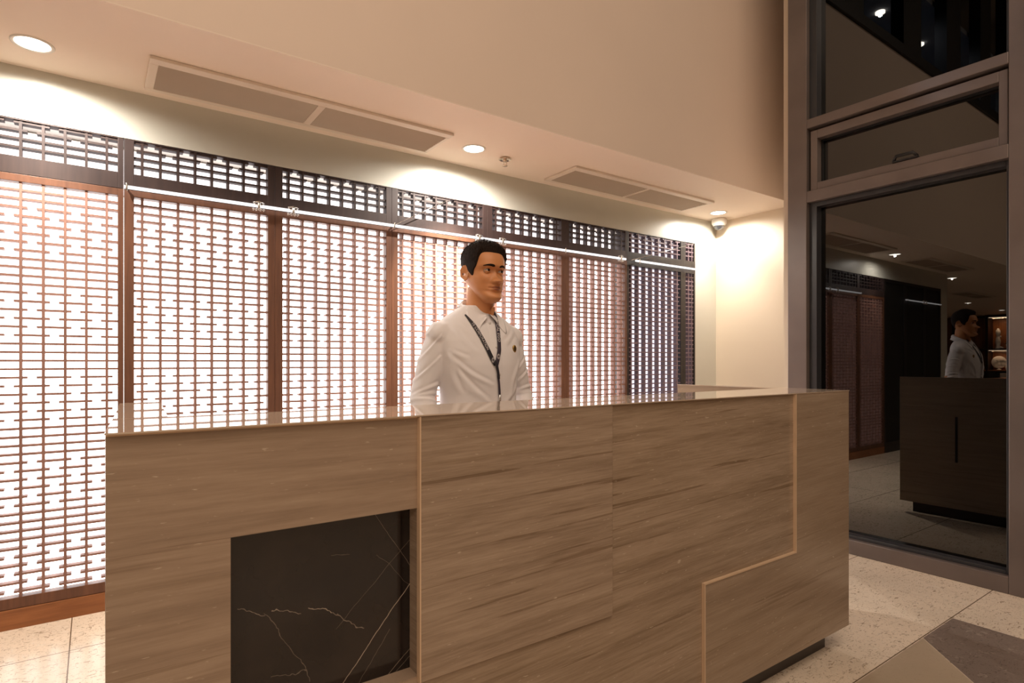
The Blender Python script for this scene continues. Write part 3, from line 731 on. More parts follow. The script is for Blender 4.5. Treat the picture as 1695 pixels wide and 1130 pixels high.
def head_pt(a, z, grow=0.0):
    """a: 0 = straight ahead, +-pi = back"""
    yf, yb, w = crom(YFR, z), crom(YBK, z), crom(WID, z)
    ca, sa = math.cos(a), math.sin(a)
    yc = .0 * yf + (yf + yb) * .5 - .004
    x = w * math.copysign(abs(sa) ** .88, sa)
    y = yc + ((yf - yc) * abs(ca) ** .92 if ca > 0 else (yb - yc) * abs(ca) ** .95)
    if ca > 0:
        ax = abs(x); k = min(1, ca * 2.2)
        d = 0.0
        # nose
        if z > .066:
            rz = (z - .079) / .041
            prof = (.0170 * gs(z - .0815, .0085) + .0125 * max(0, min(1, 1 - rz)) * (1 if z > .079 else gs(z - .079, .006)))
            d += prof * gs(x, .0070 + .0040 * gs(z - .080, .010))
        d += .0105 * gs(ax - .0145, .0048) * gs(z - .0785, .0058)         # wings
        d -= .0115 * gs(ax - .031, .0150) * gs(z - .1215, .0100)           # sockets
        d -= .004 * gs(ax - .014, .006) * gs(z - .122, .008)
        d += .0060 * gs(ax - .028, .019) * gs(z - .1385, .0065)           # brow ridge
        d += .0050 * gs(ax - .046, .014) * gs(z - .094, .013)             # cheek bones
        d -= .0030 * gs(ax - .040, .012) * gs(z - .060, .016)
        d += .0075 * gs(x, .0160) * gs(z - .0605, .0044)                  # upper lip
        d += .0085 * gs(x, .0145) * gs(z - .0490, .0046)                  # lower lip
        d -= .0085 * gs(x, .0165) * gs(z - .0548, .0019)                  # mouth line
        d -= .0030 * gs(ax - .024, .004) * gs(z - .055, .005)             # corners
        d -= .0024 * gs(x, .0035) * gs(z - .0680, .004)                   # philtrum
        d -= .0035 * gs(x, .02) * gs(z - .0385, .0055)
        d += .0050 * gs(x, .013) * gs(z - .019, .010)                     # chin
        y -= d * k
        # nostrils
        y += .009 * gs(ax - .0080, .0034) * gs(z - .0710, .0026) * k
    if grow:
        n = Vector((x, y - .004, (z - .13) * .8)); n.normalize()
        x += n.x * grow; y += n.y * grow; z += n.z * grow
    return Vector((x, y, z))
HROT = Matrix.Rotation(math.radians(1.5), 3, 'Y') @ Matrix.Rotation(math.radians(3), 3, 'Z')
def HP(p): 
    q = HROT @ Vector((p[0], p[1], p[2] - .1)); return (q.x + HX, q.y + HY, q.z + .1 + HZ)
def ring_angles(n):
    out = []
    for k in range(n):
        a = -PI + 2 * PI * k / n; out.append(a)
    # concentrate on the face
    return [a - .45 * math.sin(a) for a in out]
body = MB()
ZL = [.0005 + (.2315 - .0005) * k / 150 for k in range(151)]
ANG = ring_angles(150)
body.rings([[HP(head_pt(a, z)) for a in ANG] for z in ZL])
# neck (leans slightly forward) and shoulders
def ell(c, rx, ry, n=28, z=None): return [(c[0] + rx * math.sin(2 * PI * k / n), c[1] + ry * math.cos(2 * PI * k / n), c[2]) for k in range(n)]
body.rings([ell((HX * .5, .03, 1.25), .075, .070), ell((HX * .6, .03, 1.31), .066, .062), ell((HX * .75, .026, 1.35), .058, .057), ell((HX * .9, .020, 1.40), .055, .056), ell((HX, .014, 1.45), .054, .058), ell((HX, .014, 1.50), .045, .050)])
body.capsule((HX + .016, -.046, 1.375), (HX + .016, -.03, 1.34), .008, .008)
# ears
for s_ in (-1, 1):
    e = []; edge = []
    for k in range(15):
        t_ = k / 14; z = .0865 + .058 * t_
        hw = (.0085 + .0085 * math.sin(PI * min(1, t_ * .92))) * math.sqrt(max(.02, 1 - max(0, (t_ - .68) / .33) ** 2)) * math.sqrt(max(.05, 1 - max(0, (.12 - t_) / .13) ** 2))
        yc_ = .012 + .007 * t_ + hw * .25
        row = []
        for j in range(16):
            u_ = math.cos(2 * PI * j / 16); w_ = math.sin(2 * PI * j / 16)
            yo = hw * u_; xo = .0715 + .002 * t_ + .48 * (yo + .008) + .0022 * w_ - .0035 * math.exp(-((t_ - .45) / .2) ** 2) * (1 - u_ * u_) * (w_ > 0)
            row.append(HP((s_ * xo, yc_ + yo, z)))
        e.append(row); edge.append((s_ * (.0722 + .002 * t_ + .48 * (hw * .92 + .008)), yc_ + hw * .92, z))
    body.rings(e)
    body.tube([HP(q) for q in edge[2:]] + [HP((s_ * .079, .014, .1435)), HP((s_ * .074, .006, .134)), HP((s_ * .072, .006, .122))], [.0018] + [.0028] * 11 + [.0030, .0030, .0028, .0022], 10)
    body.capsule(HP((s_ * .0705, .004, .112)), HP((s_ * .0710, .003, .104)), .0045, .004)
# torso, pelvis
TOR = [(.80, .150, -.085, .105), (.90, .150, -.085, .100), (1.00, .142, -.088, .085), (1.08, .146, -.096, .082), (1.16, .152, -.098, .088), (1.22, .145, -.082, .088), (1.27, .130, -.060, .082), (1.30, .100, -.040, .078), (1.325, .07, -.025, .07)]
def trings(tab, grow=0.0, ex=.8, n=48):
    out = []
    for z, w_, yf, yb in tab:
        yc = (yf + yb) / 2; d = (yb - yf) / 2
        out.append([((w_ + grow) * math.copysign(abs(math.sin(2 * PI * k / n)) ** ex, math.sin(2 * PI * k / n)), yc + (d + grow) * math.copysign(abs(math.cos(2 * PI * k / n)) ** ex, math.cos(2 * PI * k / n)), z) for k in range(n)])
    return out
body.rings(trings(TOR))
SH = {-1: Vector((-.165, .012, 1.275)), 1: Vector((.170, .012, 1.270))}
EL = {-1: Vector((-.230, .045, 1.035)), 1: Vector((.242, .05, 1.03))}
WR = {-1: Vector((-.215, -.085, .835)), 1: Vector((.225, -.080, .835))}
for s_ in (-1, 1):
    body.capsule(SH[s_] + Vector((s_ * -.012, 0, -.012)), EL[s_], .034, .033); body.capsule(EL[s_], WR[s_], .036, .025)
    d = (WR[s_] - EL[s_]).normalized(); pc = WR[s_] + d * .055
    body.tube([WR[s_] - d * .01, WR[s_] + d * .02, pc, pc + d * .03], [.024, .027, .031, .028], 16)
    for k in range(4):
        base = pc + d * .012 + Vector((0, -.030 + .020 * k, 0)); ln = (.040, .046, .043, .034)[k]
        curl = Vector((-s_ * .012, 0, -.012)) ; p1 = base + d * ln * .8; p2 = p1 + (d + curl * 18).normalized() * ln * .75; p3 = p2 + (d + curl * 40).normalized() * ln * .5
        body.tube([base, p1, p2, p3], [.0088, .0085, .0078, .0060], 10)
    th = WR[s_] + d * .03 + Vector((0, -.020, 0))
    body.tube([th, th + Vector((0, -.022, -.018)), th + Vector((0, -.032, -.045)), th + Vector((-s_ * .004, -.034, -.065))], [.014, .012, .0098, .007], 10)
# legs and feet
for s_ in (-1, 1):
    body.tube([(s_ * .075, .01, .86), (s_ * .082, .005, .66), (s_ * .085, .0, .46), (s_ * .088, .012, .30), (s_ * .09, .02, .10), (s_ * .09, .02, .045)], [.082, .072, .052, .050, .036, .036], 20)
    body.tube([(s_ * .09, .045, .035), (s_ * .095, -.04, .038), (s_ * .102, -.12, .028), (s_ * .106, -.16, .022)], [.033, .036, .032, .018], 16)
head_src = MB().rings([[HP(head_pt(a, z)) for a in ANG] for z in ZL])
hbvh = BVHTree.FromPolygons([Vector(v) for v in head_src.v], head_src.f)
def snap(me):
    inv = HROT.inverted()
    for v in me.vertices:
        if v.co.z < HZ - .01: continue
        q = inv @ (v.co - Vector((HX, HY, HZ + .1))) + Vector((0, 0, .1))
        if abs(q.x) > .066 and -.01 < q.y < .05: continue      # ears
        if q.y > -.045 and q.z < .06: continue                  # neck junction
        h_ = hbvh.find_nearest(v.co, .006)
        if h_[0] is not None: v.co = h_[0]
body_o = remesh(body, 'body', M['skin'], man, .0025, 1, snap)

# eyes, lids, brows, lips
def sph(mb, c, r, n=20, zcut=None):
    mb.lathe(c, [(max(r * math.cos(t), .0002), r * math.sin(t)) for t in [-PI / 2 + PI * k / n for k in range(n + 1)]], n)
for s_ in (-1, 1):
    ec = Vector((s_ * .0315, -.0640, .1215)); er = .0125
    m_ = MB(); sph(m_, (0, 0, 0), er); m_.v = [HP(Vector(v) + ec) for v in m_.v]
    eo = m_.build('eye', M['eye_white'], man, recalc=True)
    for v in eo.data.vertices: v.co += Vector((PX, PY, 0))
    g = Vector((.30, -.95, .02)).normalized()        # he looks slightly to his left
    m_ = MB(); t1 = g.cross(Vector((0, 0, 1))).normalized(); t2 = t1.cross(g)
    rings_ = []
    for rr in (.0061, .0048, .0025, .0003):
        hh = math.sqrt(er * er - rr * rr) + .0004
        rings_.append([HP(ec + g * hh + t1 * rr * math.cos(2 * PI * k / 20) + t2 * rr * math.sin(2 * PI * k / 20)) for k in range(20)])
    m_.rings(rings_, cap=False); io = m_.build('iris', M['iris'], man)
    for v in io.data.vertices: v.co += Vector((PX, PY, 0))
    # lids: shells over the ball leaving a narrow opening
    for nm, up in (('upper_lid', 1), ('lower_lid', -1)):
        R_ = er + .0016; rg = []
        for i_ in range(9):
            row = []
            for j in range(25):
                az = -1.25 + 2.5 * j / 24               # across
                open_ = (.40 if up > 0 else -.28) * max(0, math.cos(az * 1.12)) ** .8 - .05 * az * s_ * -1 * .6
                el0 = open_; el1 = 1.30 * up
                el = el0 + (el1 - el0) * i_ / 8
                rr_ = R_ + (.0008 if i_ == 1 else 0)
                p = ec + Vector((rr_ * math.cos(el) * math.sin(az), -rr_ * math.cos(el) * math.cos(az), rr_ * math.sin(el)))
                row.append(HP(p))
            rg.append(row)
        # close into a thin shell
        inner = [[HP(ec + (HROT.inverted() @ (Vector(q) - Vector((HX, HY, HZ + .1))) + Vector((0, 0, .1)) - ec) * .93) for q in row] for row in rg]
        vs = [q for row in rg for q in row] + [q for row in inner for q in row]; n_ = 25; off_ = 9 * n_; fs = []
        for i_ in range(8):
            for j in range(24):
                a0 = i_ * n_ + j
                fs.append((a0, a0 + 1, a0 + n_ + 1, a0 + n_)); fs.append((off_ + a0, off_ + a0 + n_, off_ + a0 + n_ + 1, off_ + a0 + 1))
        for j in range(24):
            fs.append((j, off_ + j, off_ + j + 1, j + 1)); a0 = 8 * n_ + j; fs.append((a0, a0 + 1, off_ + a0 + 1, off_ + a0))
        m_ = MB().add(vs, fs, True); lo = m_.build(nm, M['skin'], man)
        for v in lo.data.vertices: v.co += Vector((PX, PY, 0))
        if up > 0:                                      # lash line
            m_ = MB(); m_.tube([rg[0][j] for j in range(2, 23)], [.0004 + .0008 * math.sin(PI * j / 20) for j in range(21)], 6)
            lo = m_.build('eyelashes', M['hair'], man)
            for v in lo.data.vertices: v.co += Vector((PX, PY, 0))

def local(o):
    for v in o.data.vertices: v.co += Vector((PX, PY, 0))
    return o
def surf_head(x, z, lift=0):
    # point of the face surface at lateral x and height z
    lo_, hi = 0.0, 1.5
    for _ in range(24):
        mid = (lo_ + hi) / 2
        if abs(head_pt(mid, z).x) < abs(x): lo_ = mid
        else: hi = mid
    p = head_pt(math.copysign(lo_, x) if x else 0, z); p.y -= lift; return p
def patch(fn, nu, nv, thick=.0022):
    """closed thin patch following the face; fn(u,v) -> (x,z,lift)"""
    top = []; bot = []
    for i in range(nv + 1):
        for j in range(nu + 1):
            x, z, l = fn(j / nu, i / nv)
            p = surf_head(x, z, l); q = surf_head(x, z, l - thick - .001)
            top.append(HP(p)); bot.append(HP(q))
    n_ = nu + 1; off_ = len(top); fs = []
    for i in range(nv):
        for j in range(nu):
            a = i * n_ + j; fs.append((a, a + 1, a + n_ + 1, a + n_)); fs.append((off_ + a, off_ + a + n_, off_ + a + n_ + 1, off_ + a + 1))
    for j in range(nu):
        fs.append((j, off_ + j, off_ + j + 1, j + 1)); a = nv * n_ + j; fs.append((a, a + 1, off_ + a + 1, off_ + a))
    for i in range(nv):
        a = i * n_; fs.append((a, a + n_, off_ + a + n_, off_ + a)); a = i * n_ + nu; fs.append((a, off_ + a, off_ + a + n_, a + n_))
    return MB().add(top + bot, fs, True)
for s_ in (-1, 1):
    def eb(u, v, s_=s_):
        x = .0115 + .040 * u
        zc = .1365 + .0050 * math.sin(PI * (u * .80 + .06)) - .001 * u
        hw = (.0040 * (1 - .78 * u ** 2.2) + .0005) * min(1, .45 + u * 4)
        return s_ * x, zc + hw * (2 * v - 1), .0009 + .0009 * math.sin(PI * v) * min(1, (1 - u) * 4) - .0005 * (u > .97)
    local(patch(eb, 24, 6).build('eyebrow', M['hair'], man))
def ul(u, v):
    x = -.0215 + .043 * u; s = math.sin(PI * u)
    zt = .0552 + (.0072 * s ** .8 - .0012 * gs(x, .003)); zb = .0552 + .0002
    z = zb + (zt - zb) * v
    return x, z, .0006 * math.sin(PI * v) + .0004 * s
def ll(u, v):
    x = -.019 + .038 * u; s = math.sin(PI * u)
    zt = .0545; zb = .0545 - .0085 * s ** .7
    return x, zt + (zb - zt) * v, .0006 * math.sin(PI * v) + .0004 * s
local(patch(ul, 24, 6).build('upper_lip', M['lip'], man)); local(patch(ll, 24, 6).build('lower_lip', M['lip'], man))

# hair: close cropped at the sides, fuller on top
def hairline(a):
    """height above which hair grows, as a function of the angle from straight ahead"""
    aa = abs(a)
    return crom([(0, .197), (.4, .197), (.72, .194), (.86, .186), (.95, .170), (1.02, .150), (1.14, .128), (1.28, .106), (1.42, .102), (1.55, .118), (1.75, .142), (1.95, .128), (2.25, .105), (2.7, .080), (PI, .075)], aa)
def hair_d(a, z):
    t_ = (z - hairline(a)) / .014
    t_ = max(-1, min(1, t_)); s = .5 + .5 * math.sin(t_ * PI / 2)
    top = max(0, min(1, (z - .150) / .05))
    full = .0035 + .015 * top ** 1.0 + .003 * (1 if abs(a) > 2 else 0) * top
    if abs(a) < 1.0: full += .003 * top
    return -.006 + (full + .006) * s
hz = [.036 + (.2315 - .036) * k / 96 for k in range(97)]
hm = MB(); NH = 160
HA = [-PI + 2 * PI * k / NH for k in range(NH)]
def hp(a, z):
    d = hair_d(a, z); p = head_pt(a, z, .0)
    q = head_pt(a, z, d); nz = noise.noise(Vector((q.x * 240, q.y * 240, q.z * 130))) * .0016 * max(0, d) / .012
    n = (q - Vector((0, 0, .12))).normalized()
    return q + n * nz
hm.rings([[HP(hp(a, z)) for a in HA] for z in hz])
hair_o = local(hm.build('hair', M['hair'], man))
# single strands on top of the cap
st = MB(); rnd = random.Random(3)
vs = []; fs = []
for k in range(9000):
    a = rnd.uniform(-PI, PI); z = rnd.uniform(.06, .2312) if rnd.random() < .6 else rnd.uniform(.17, .2312)
    if z < hairline(a) + .002: continue
    top = max(0, min(1, (z - .150) / .06))
    b0 = head_pt(a, z, max(0, hair_d(a, z) - .003)); n = Vector((b0.x, b0.y, (b0.z - .12))).normalized()
    d_ = (n + Vector((rnd.uniform(-.35, .35), rnd.uniform(-.35, .35) - .35 * top, rnd.uniform(-.5, .25) + .4 * top - (.9 * (1 - top)))) * .8).normalized()
    ln = (.0035 + .0075 * top) * rnd.uniform(.6, 1.15)
    sd = d_.cross(n + Vector((.01, .02, .03))).normalized() * .00045
    i = len(vs); vs += [HP(b0 - sd), HP(b0 + sd), HP(b0 + n * .0003), HP(b0 + d_ * ln)]; fs += [(i, i + 1, i + 3), (i + 1, i + 2, i + 3), (i + 2, i, i + 3)]
st.add(vs, fs, False); so = local(st.build('hair_strands', M['hair'], hair_o)); 
for v in so.data.vertices: pass

# ---- shirt
shirt = MB()
STO = [(.93, .160, -.108, .105), (.98, .156, -.110, .100), (1.04, .156, -.112, .098), (1.10, .162, -.116, .098), (1.16, .170, -.116, .102), (1.21, .178, -.108, .104), (1.25, .180, -.094, .104), (1.285, .174, -.077, .102), (1.310, .164, -.062, .098), (1.330, .146, -.048, .092), (1.348, .120, -.036, .086), (1.364, .094, -.028, .080), (1.378, .072, -.022, .076), (1.388, .058, -.018, .072)]
shirt.rings(trings(STO, .0, .82, 60))
def limb(p0, p1, p2, r, n=24, steps=10):
    # smooth bend through the elbow
    pts = []; rr = []
    for k in range(2 * steps + 1):
        t_ = k / (2 * steps)
        if t_ < .5: p = p0.lerp(p1, t_ * 2)
        else: p = p1.lerp(p2, t_ * 2 - 1)
        q = (p0 * (1 - t_) ** 2 + p1 * 2 * t_ * (1 - t_) + p2 * t_ * t_)
        pts.append(p.lerp(q, .28 * math.sin(PI * t_))); 
        i = min(len(r) - 2, int(t_ * (len(r) - 1))); f = t_ * (len(r) - 1) - i
        rr.append(r[i] * (1 - f) + r[i + 1] * f)
    return pts, rr
for s_ in (-1, 1):
    p0 = SH[s_] + Vector((s_ * -.016, .004, .006)); pts, rr = limb(p0, EL[s_], WR[s_] + (WR[s_] - EL[s_]).normalized() * -.005, [.048, .054, .053, .048, .045, .046, .041, .036, .034])
    shirt.tube(pts, rr, 28)
    shirt.capsule(SH[s_] + Vector((s_ * -.055, .012, .012)), SH[s_] + Vector((s_ * -.006, .0, -.006)), .050, .055)
FOLD = [  # x0,z0,x1,z1, amplitude, sigma  (front side)
    (-.158, 1.185, -.02, 1.08, .0050, .006), (-.150, 1.165, -.06, 1.045, .0042, .006), (-.150, 1.205, -.10, 1.19, .003, .006), (-.155, 1.15, -.12, 1.06, .004, .006),
    (.150, 1.19, .09, 1.05, .0042, .007), (.158, 1.18, .125, 1.10, .0035, .006), (-.13, 1.30, -.075, 1.20, .0025, .008), (.13, 1.30, .075, 1.235, .003, .008), (.105, 1.31, .045, 1.26, .0022, .006),
    (-.10, 1.31, -.06, 1.25, .0022, .006), (-.12, 1.10, -.03, 1.01, .003, .008), (.12, 1.08, .05, 1.00, .003, .008)]
SLV = [  # short folds on the sleeves: s, z, slope
    (-1, 1.055, -.35), (-1, 1.038, -.1), (-1, 1.020, .2), (-1, 1.12, -.9), (-1, 1.18, -1.2), (-1, 1.235, -1.5), (1, 1.055, .3), (1, 1.035, .05), (1, 1.12, .9), (1, 1.19, 1.2)]
def wrinkle(me):
    me.update(); nrm = [v.normal.copy() for v in me.vertices]
    for v, n in zip(me.vertices, nrm):
        p = v.co; d = 0
        d += .0022 * noise.noise(Vector((p.x * 9, p.y * 9, p.z * 6))) + .0010 * noise.noise(Vector((p.x * 22 + 4, p.y * 22, p.z * 12)))
        if n.y < .3 and abs(p.x) < .175:
            for x0, z0, x1, z1, a, sg in FOLD:
                dx, dz = x1 - x0, z1 - z0; l = math.hypot(dx, dz)
                al = ((p.x - x0) * dx + (p.z - z0) * dz) / l; ac = (-(p.x - x0) * dz + (p.z - z0) * dx) / l
                ac += .010 * math.sin(al * 22 + x0 * 40)
                t_ = al / l
                if -.1 < t_ < 1.1:
                    w = max(0, math.sin(PI * (t_ + .1) / 1.2)) ** .7
                    d += a * w * (gs(ac, sg) - .8 * gs(ac - 2.1 * sg, sg * .8))
        if abs(p.x) > .178:
            for s_, z, sl in SLV:
                if s_ * p.x > 0:
                    ac = p.z - z - sl * (abs(p.x) - .235) * s_ * s_ + .3 * (p.y - .03)
                    d += .0028 * (gs(ac, .0048) - .8 * gs(ac - .010, .0045))
        # placket
        if n.y < -.3 and p.z < 1.33:
            xx = p.x - .020
            d += .0010 * (1 if -.014 < xx < .016 else 0)
        v.co = p + n * d
shirt_o = remesh(shirt, 'shirt', M['shirt'], man, .0040, 14, wrinkle)
sm = shirt_o.data; sm.update()
bvh = BVHTree.FromPolygons([v.co.copy() for v in sm.vertices], [tuple(p.vertices) for p in sm.polygons])
def front(x, z, lift=.002):
    h_ = bvh.ray_cast(Vector((x, -.6, z)), Vector((0, 1, 0)))
    y = h_[0].y if h_[0] is not None else -.03
    return Vector((x, y - lift, z))
# collar: stand plus two folded leaves
CXc, CYc = .016, .024
def collar_ring(a, r, z, dy=0): return Vector((CXc + r * math.sin(a), CYc + dy - r * 1.02 * math.cos(a), z))
st_ = []
n_ = 48
for i, (r, dz) in enumerate([(.066, -.020), (.0655, 0), (.064, .016), (.0605, .016), (.062, 0), (.063, -.020)]):
    row = []
    for k in range(n_ + 1):
        a = -PI + 2 * PI * (k / n_) ; f = .5 + .5 * math.cos(a)      # 1 at front
        row.append(collar_ring(a, r, 1.402 - .066 * f + dz))
    st_.append(row)
cm = MB(); vs = [p for r_ in st_ for p in r_]; fs = []
m1 = n_ + 1
for i in range(6):
    for k in range(n_): fs.append((i * m1 + k, i * m1 + k + 1, ((i + 1) % 6) * m1 + k + 1, ((i + 1) % 6) * m1 + k))
cm.add(vs, fs, True); co_ = cm.build('collar_stand', M['shirt'], shirt_o)
for v in co_.data.vertices: v.co += Vector((PX, PY, 0))
# the leaf falls from the top of the stand down over the shirt, pointed at the front
for s_ in (-1, 1):
    nk = 30; rows = []
    for i in range(9):
        t_ = i / 8; row = []
        for k in range(nk + 1):
            u = k / nk; a = s_ * (.06 + (PI - .06) * u)              # from front to back
            f = .5 + .5 * math.cos(a)
            top = collar_ring(a, .0645, 1.418 - .068 * f + .003)
            # drop longer at the point
            drop = .044 + .038 * gs(u - .15, .085)
            out = .020 + .012 * gs(u - .16, .12)
            if u < .16: drop *= (.25 + .75 * (u / .16))
            dirv = Vector((math.sin(a), -math.cos(a), 0))
            bulge = .006 * math.sin(PI * min(1, t_ * 1.6))
            p = top + dirv * (out * t_ + bulge) + Vector((0, 0, -drop * t_ + .003 * math.sin(PI * t_)))
            p += Vector((s_ * .014 * gs(u - .13, .10) * t_, 0, 0))
            # keep in front of the shirt
            h_ = bvh.ray_cast(Vector((p.x, -.6, p.z)), Vector((0, 1, 0)))
            if h_[0] is not None and a * s_ < 1.6 and p.y > h_[0].y - .004: p.y = h_[0].y - .004
            h_ = bvh.ray_cast(Vector((p.x, p.y, 1.6)), Vector((0, 0, -1)))
            if h_[0] is not None and p.z < h_[0].z + .003 and a * s_ >= 1.2: p.z = h_[0].z + .003
            row.append(p)
        rows.append(row)
    inner = [[p + Vector((0, .0022, .0)) - Vector(((p.x - CXc) * .02, 0, 0)) for p in row] for row in rows]
    vs = [p for r_ in rows for p in r_] + [p for r_ in inner for p in r_]; m1 = nk + 1; off_ = 9 * m1; fs = []
    for i in range(8):
        for k in range(nk):
            a0 = i * m1 + k; fs.append((a0, a0 + 1, a0 + m1 + 1, a0 + m1)); fs.append((off_ + a0, off_ + a0 + m1, off_ + a0 + m1 + 1, off_ + a0 + 1))
    for k in range(nk):
        fs.append((k, off_ + k, off_ + k + 1, k + 1)); a0 = 8 * m1 + k; fs.append((a0, a0 + 1, off_ + a0 + 1, off_ + a0))
    for i in range(8):
        a0 = i * m1; fs.append((a0, a0 + m1, off_ + a0 + m1, off_ + a0)); a0 += nk; fs.append((a0, off_ + a0, off_ + a0 + m1, a0 + m1))
    lo = MB().add([tuple(v) for v in vs], fs, True).build('collar_leaf', M['shirt'], shirt_o); local(lo)
# buttons
for x, z in ((.018, 1.318), (.021, 1.225), (.023, 1.123), (.025, 1.024)):
    p = front(x, z, .0015)
    b_ = MB().lathe((0, 0, 0), [(.0003, -.0022), (.0045, -.0022), (.0057, -.0012), (.0057, .001), (.0003, .001)], 18, 'y'); b_.v = [(v[0] + p.x, v[1] + p.y, v[2] + p.z) for v in b_.v]
    local(b_.build('button', M['button'], shirt_o))
# badge
p = front(.112, 1.220, .002)
b_ = MB().lathe((0, 0, 0), [(.0003, -.0030), (.0075, -.0030), (.0105, -.0016), (.0112, .002), (.0003, .002)], 28, 'y'); b_.v = [(v[0] * .95 + p.x, v[1] + p.y + .15 * v[0], v[2] * 1.35 + p.z) for v in b_.v]
bd = local(b_.build('badge', M['gold'], man)); bd['label'] = 'oval brass badge on the chest'
b_ = MB()
for k in range(7):
    a = 2 * PI * k / 7; b_.lathe((p.x + .0045 * math.cos(a), p.y - .0034, p.z + .0065 * math.sin(a)), [(.0002, -.0006), (.0013, -.0006), (.0015, .0006), (.0002, .0006)], 8, 'y')
b_.lathe((p.x, p.y - .0034, p.z), [(.0002, -.0008), (.0024, -.0008), (.0026, .0006), (.0002, .0006)], 12, 'y')
local(b_.build('emblem', M['gold_dark'], bd))
# ---- lanyard
def path_eval(pts, s):
    ls = [0]
    for a, b_ in zip(pts, pts[1:]): ls.append(ls[-1] + math.hypot(b_[0] - a[0], b_[1] - a[1]))
    s = max(0, min(ls[-1], s)); i = max(k for k in range(len(pts) - 1) if ls[k] <= s + 1e-9)
    f = (s - ls[i]) / (ls[i + 1] - ls[i]); x = pts[i][0] + (pts[i + 1][0] - pts[i][0]) * f; z = pts[i][1] + (pts[i + 1][1] - pts[i][1]) * f
    a0, a1 = pts[max(i - 0, 0)], pts[i + 1]; tx, tz = a1[0] - a0[0], a1[1] - a0[1]
    # smooth tangent
    if i + 2 < len(pts):
        b2 = pts[i + 2]; tx2, tz2 = b2[0] - a1[0], b2[1] - a1[1]; tx = tx * (1 - f * .5) + tx2 * f * .5; tz = tz * (1 - f * .5) + tz2 * f * .5
    l = math.hypot(tx, tz); return x, z, tx / l, tz / l, ls[-1]
def ribbon(pts, w, lift, mat, name, parent, w_end=None, taper=False):
    total = path_eval(pts, 0)[4]; n = int(total / .004); top = []; bot = []
    for i in range(n + 1):
        x, z, tx, tz, _ = path_eval(pts, total * i / n); ww = (w if w_end is None else w + (w_end - w) * i / n) * (min(1, .35 + .65 * total * i / n / .045) if taper else 1)
        ym = min(front(x + q * ww * -tz, z + q * ww * tx, 0).y for q in (-.5, 0, .5))
        for j in range(5):
            t_ = (j / 4 - .5) * ww; px, pz = x - tz * t_, z + tx * t_
            y = .4 * front(px, pz, 0).y + .6 * ym
            top.append((px, y - lift - .0012, pz)); bot.append((px, y - lift, pz))
    off_ = len(top); fs = []
    for i in range(n):
        for j in range(4):
            a = i * 5 + j; fs.append((a, a + 1, a + 6, a + 5)); fs.append((off_ + a, off_ + a + 5, off_ + a + 6, off_ + a + 1))
        a = i * 5; fs.append((a, a + 5, off_ + a + 5, off_ + a)); a += 4; fs.append((a, off_ + a, off_ + a + 5, a + 5))
    for j in range(4):
        fs.append((j, off_ + j, off_ + j + 1, j + 1)); a = n * 5 + j; fs.append((a, a + 1, off_ + a + 1, off_ + a))
    return local(MB().add(top + bot, fs, True).build(name, mat, parent))
LP = [(-.076, 1.349), (-.062, 1.316), (-.047, 1.278), (-.033, 1.238), (-.018, 1.200), (-.007, 1.176), (.004, 1.158)]
RP = [(.056, 1.372), (.058, 1.345), (.050, 1.315), (.040, 1.275), (.028, 1.220), (.016, 1.182), (.006, 1.158)]
LW = .0165
lan = ribbon(LP, LW, .0035, M['lan_dark'], 'lanyard', man, None, True)
ribbon(RP, LW, .0050, M['lan'], 'lanyard_strap', lan)
ribbon([(.000, 1.172), (.002, 1.165), (.006, 1.156), (.012, 1.130), (.015, 1.105)], .0115, .0075, M['lan_dark'], 'lanyard_tail', lan, .010)
ribbon([(.012, 1.118), (.017, 1.090), (.021, 1.060), (.023, 1.040)], .0085, .0062, M['lan'], 'lanyard_tail', lan, .009)
ck = MB(); ck.tube([front(.022, 1.046, .008), front(.023, 1.030, .009), front(.024, 1.012, .009)], [.0035, .0045, .003], 10)
ck.tube([front(.019, 1.012, .010), front(.018, 1.0, .010), front(.024, .992, .010), front(.030, 1.0, .010), front(.029, 1.012, .010)], .0018, 8)
local(ck.build('swivel_clip', M['steel'], lan))
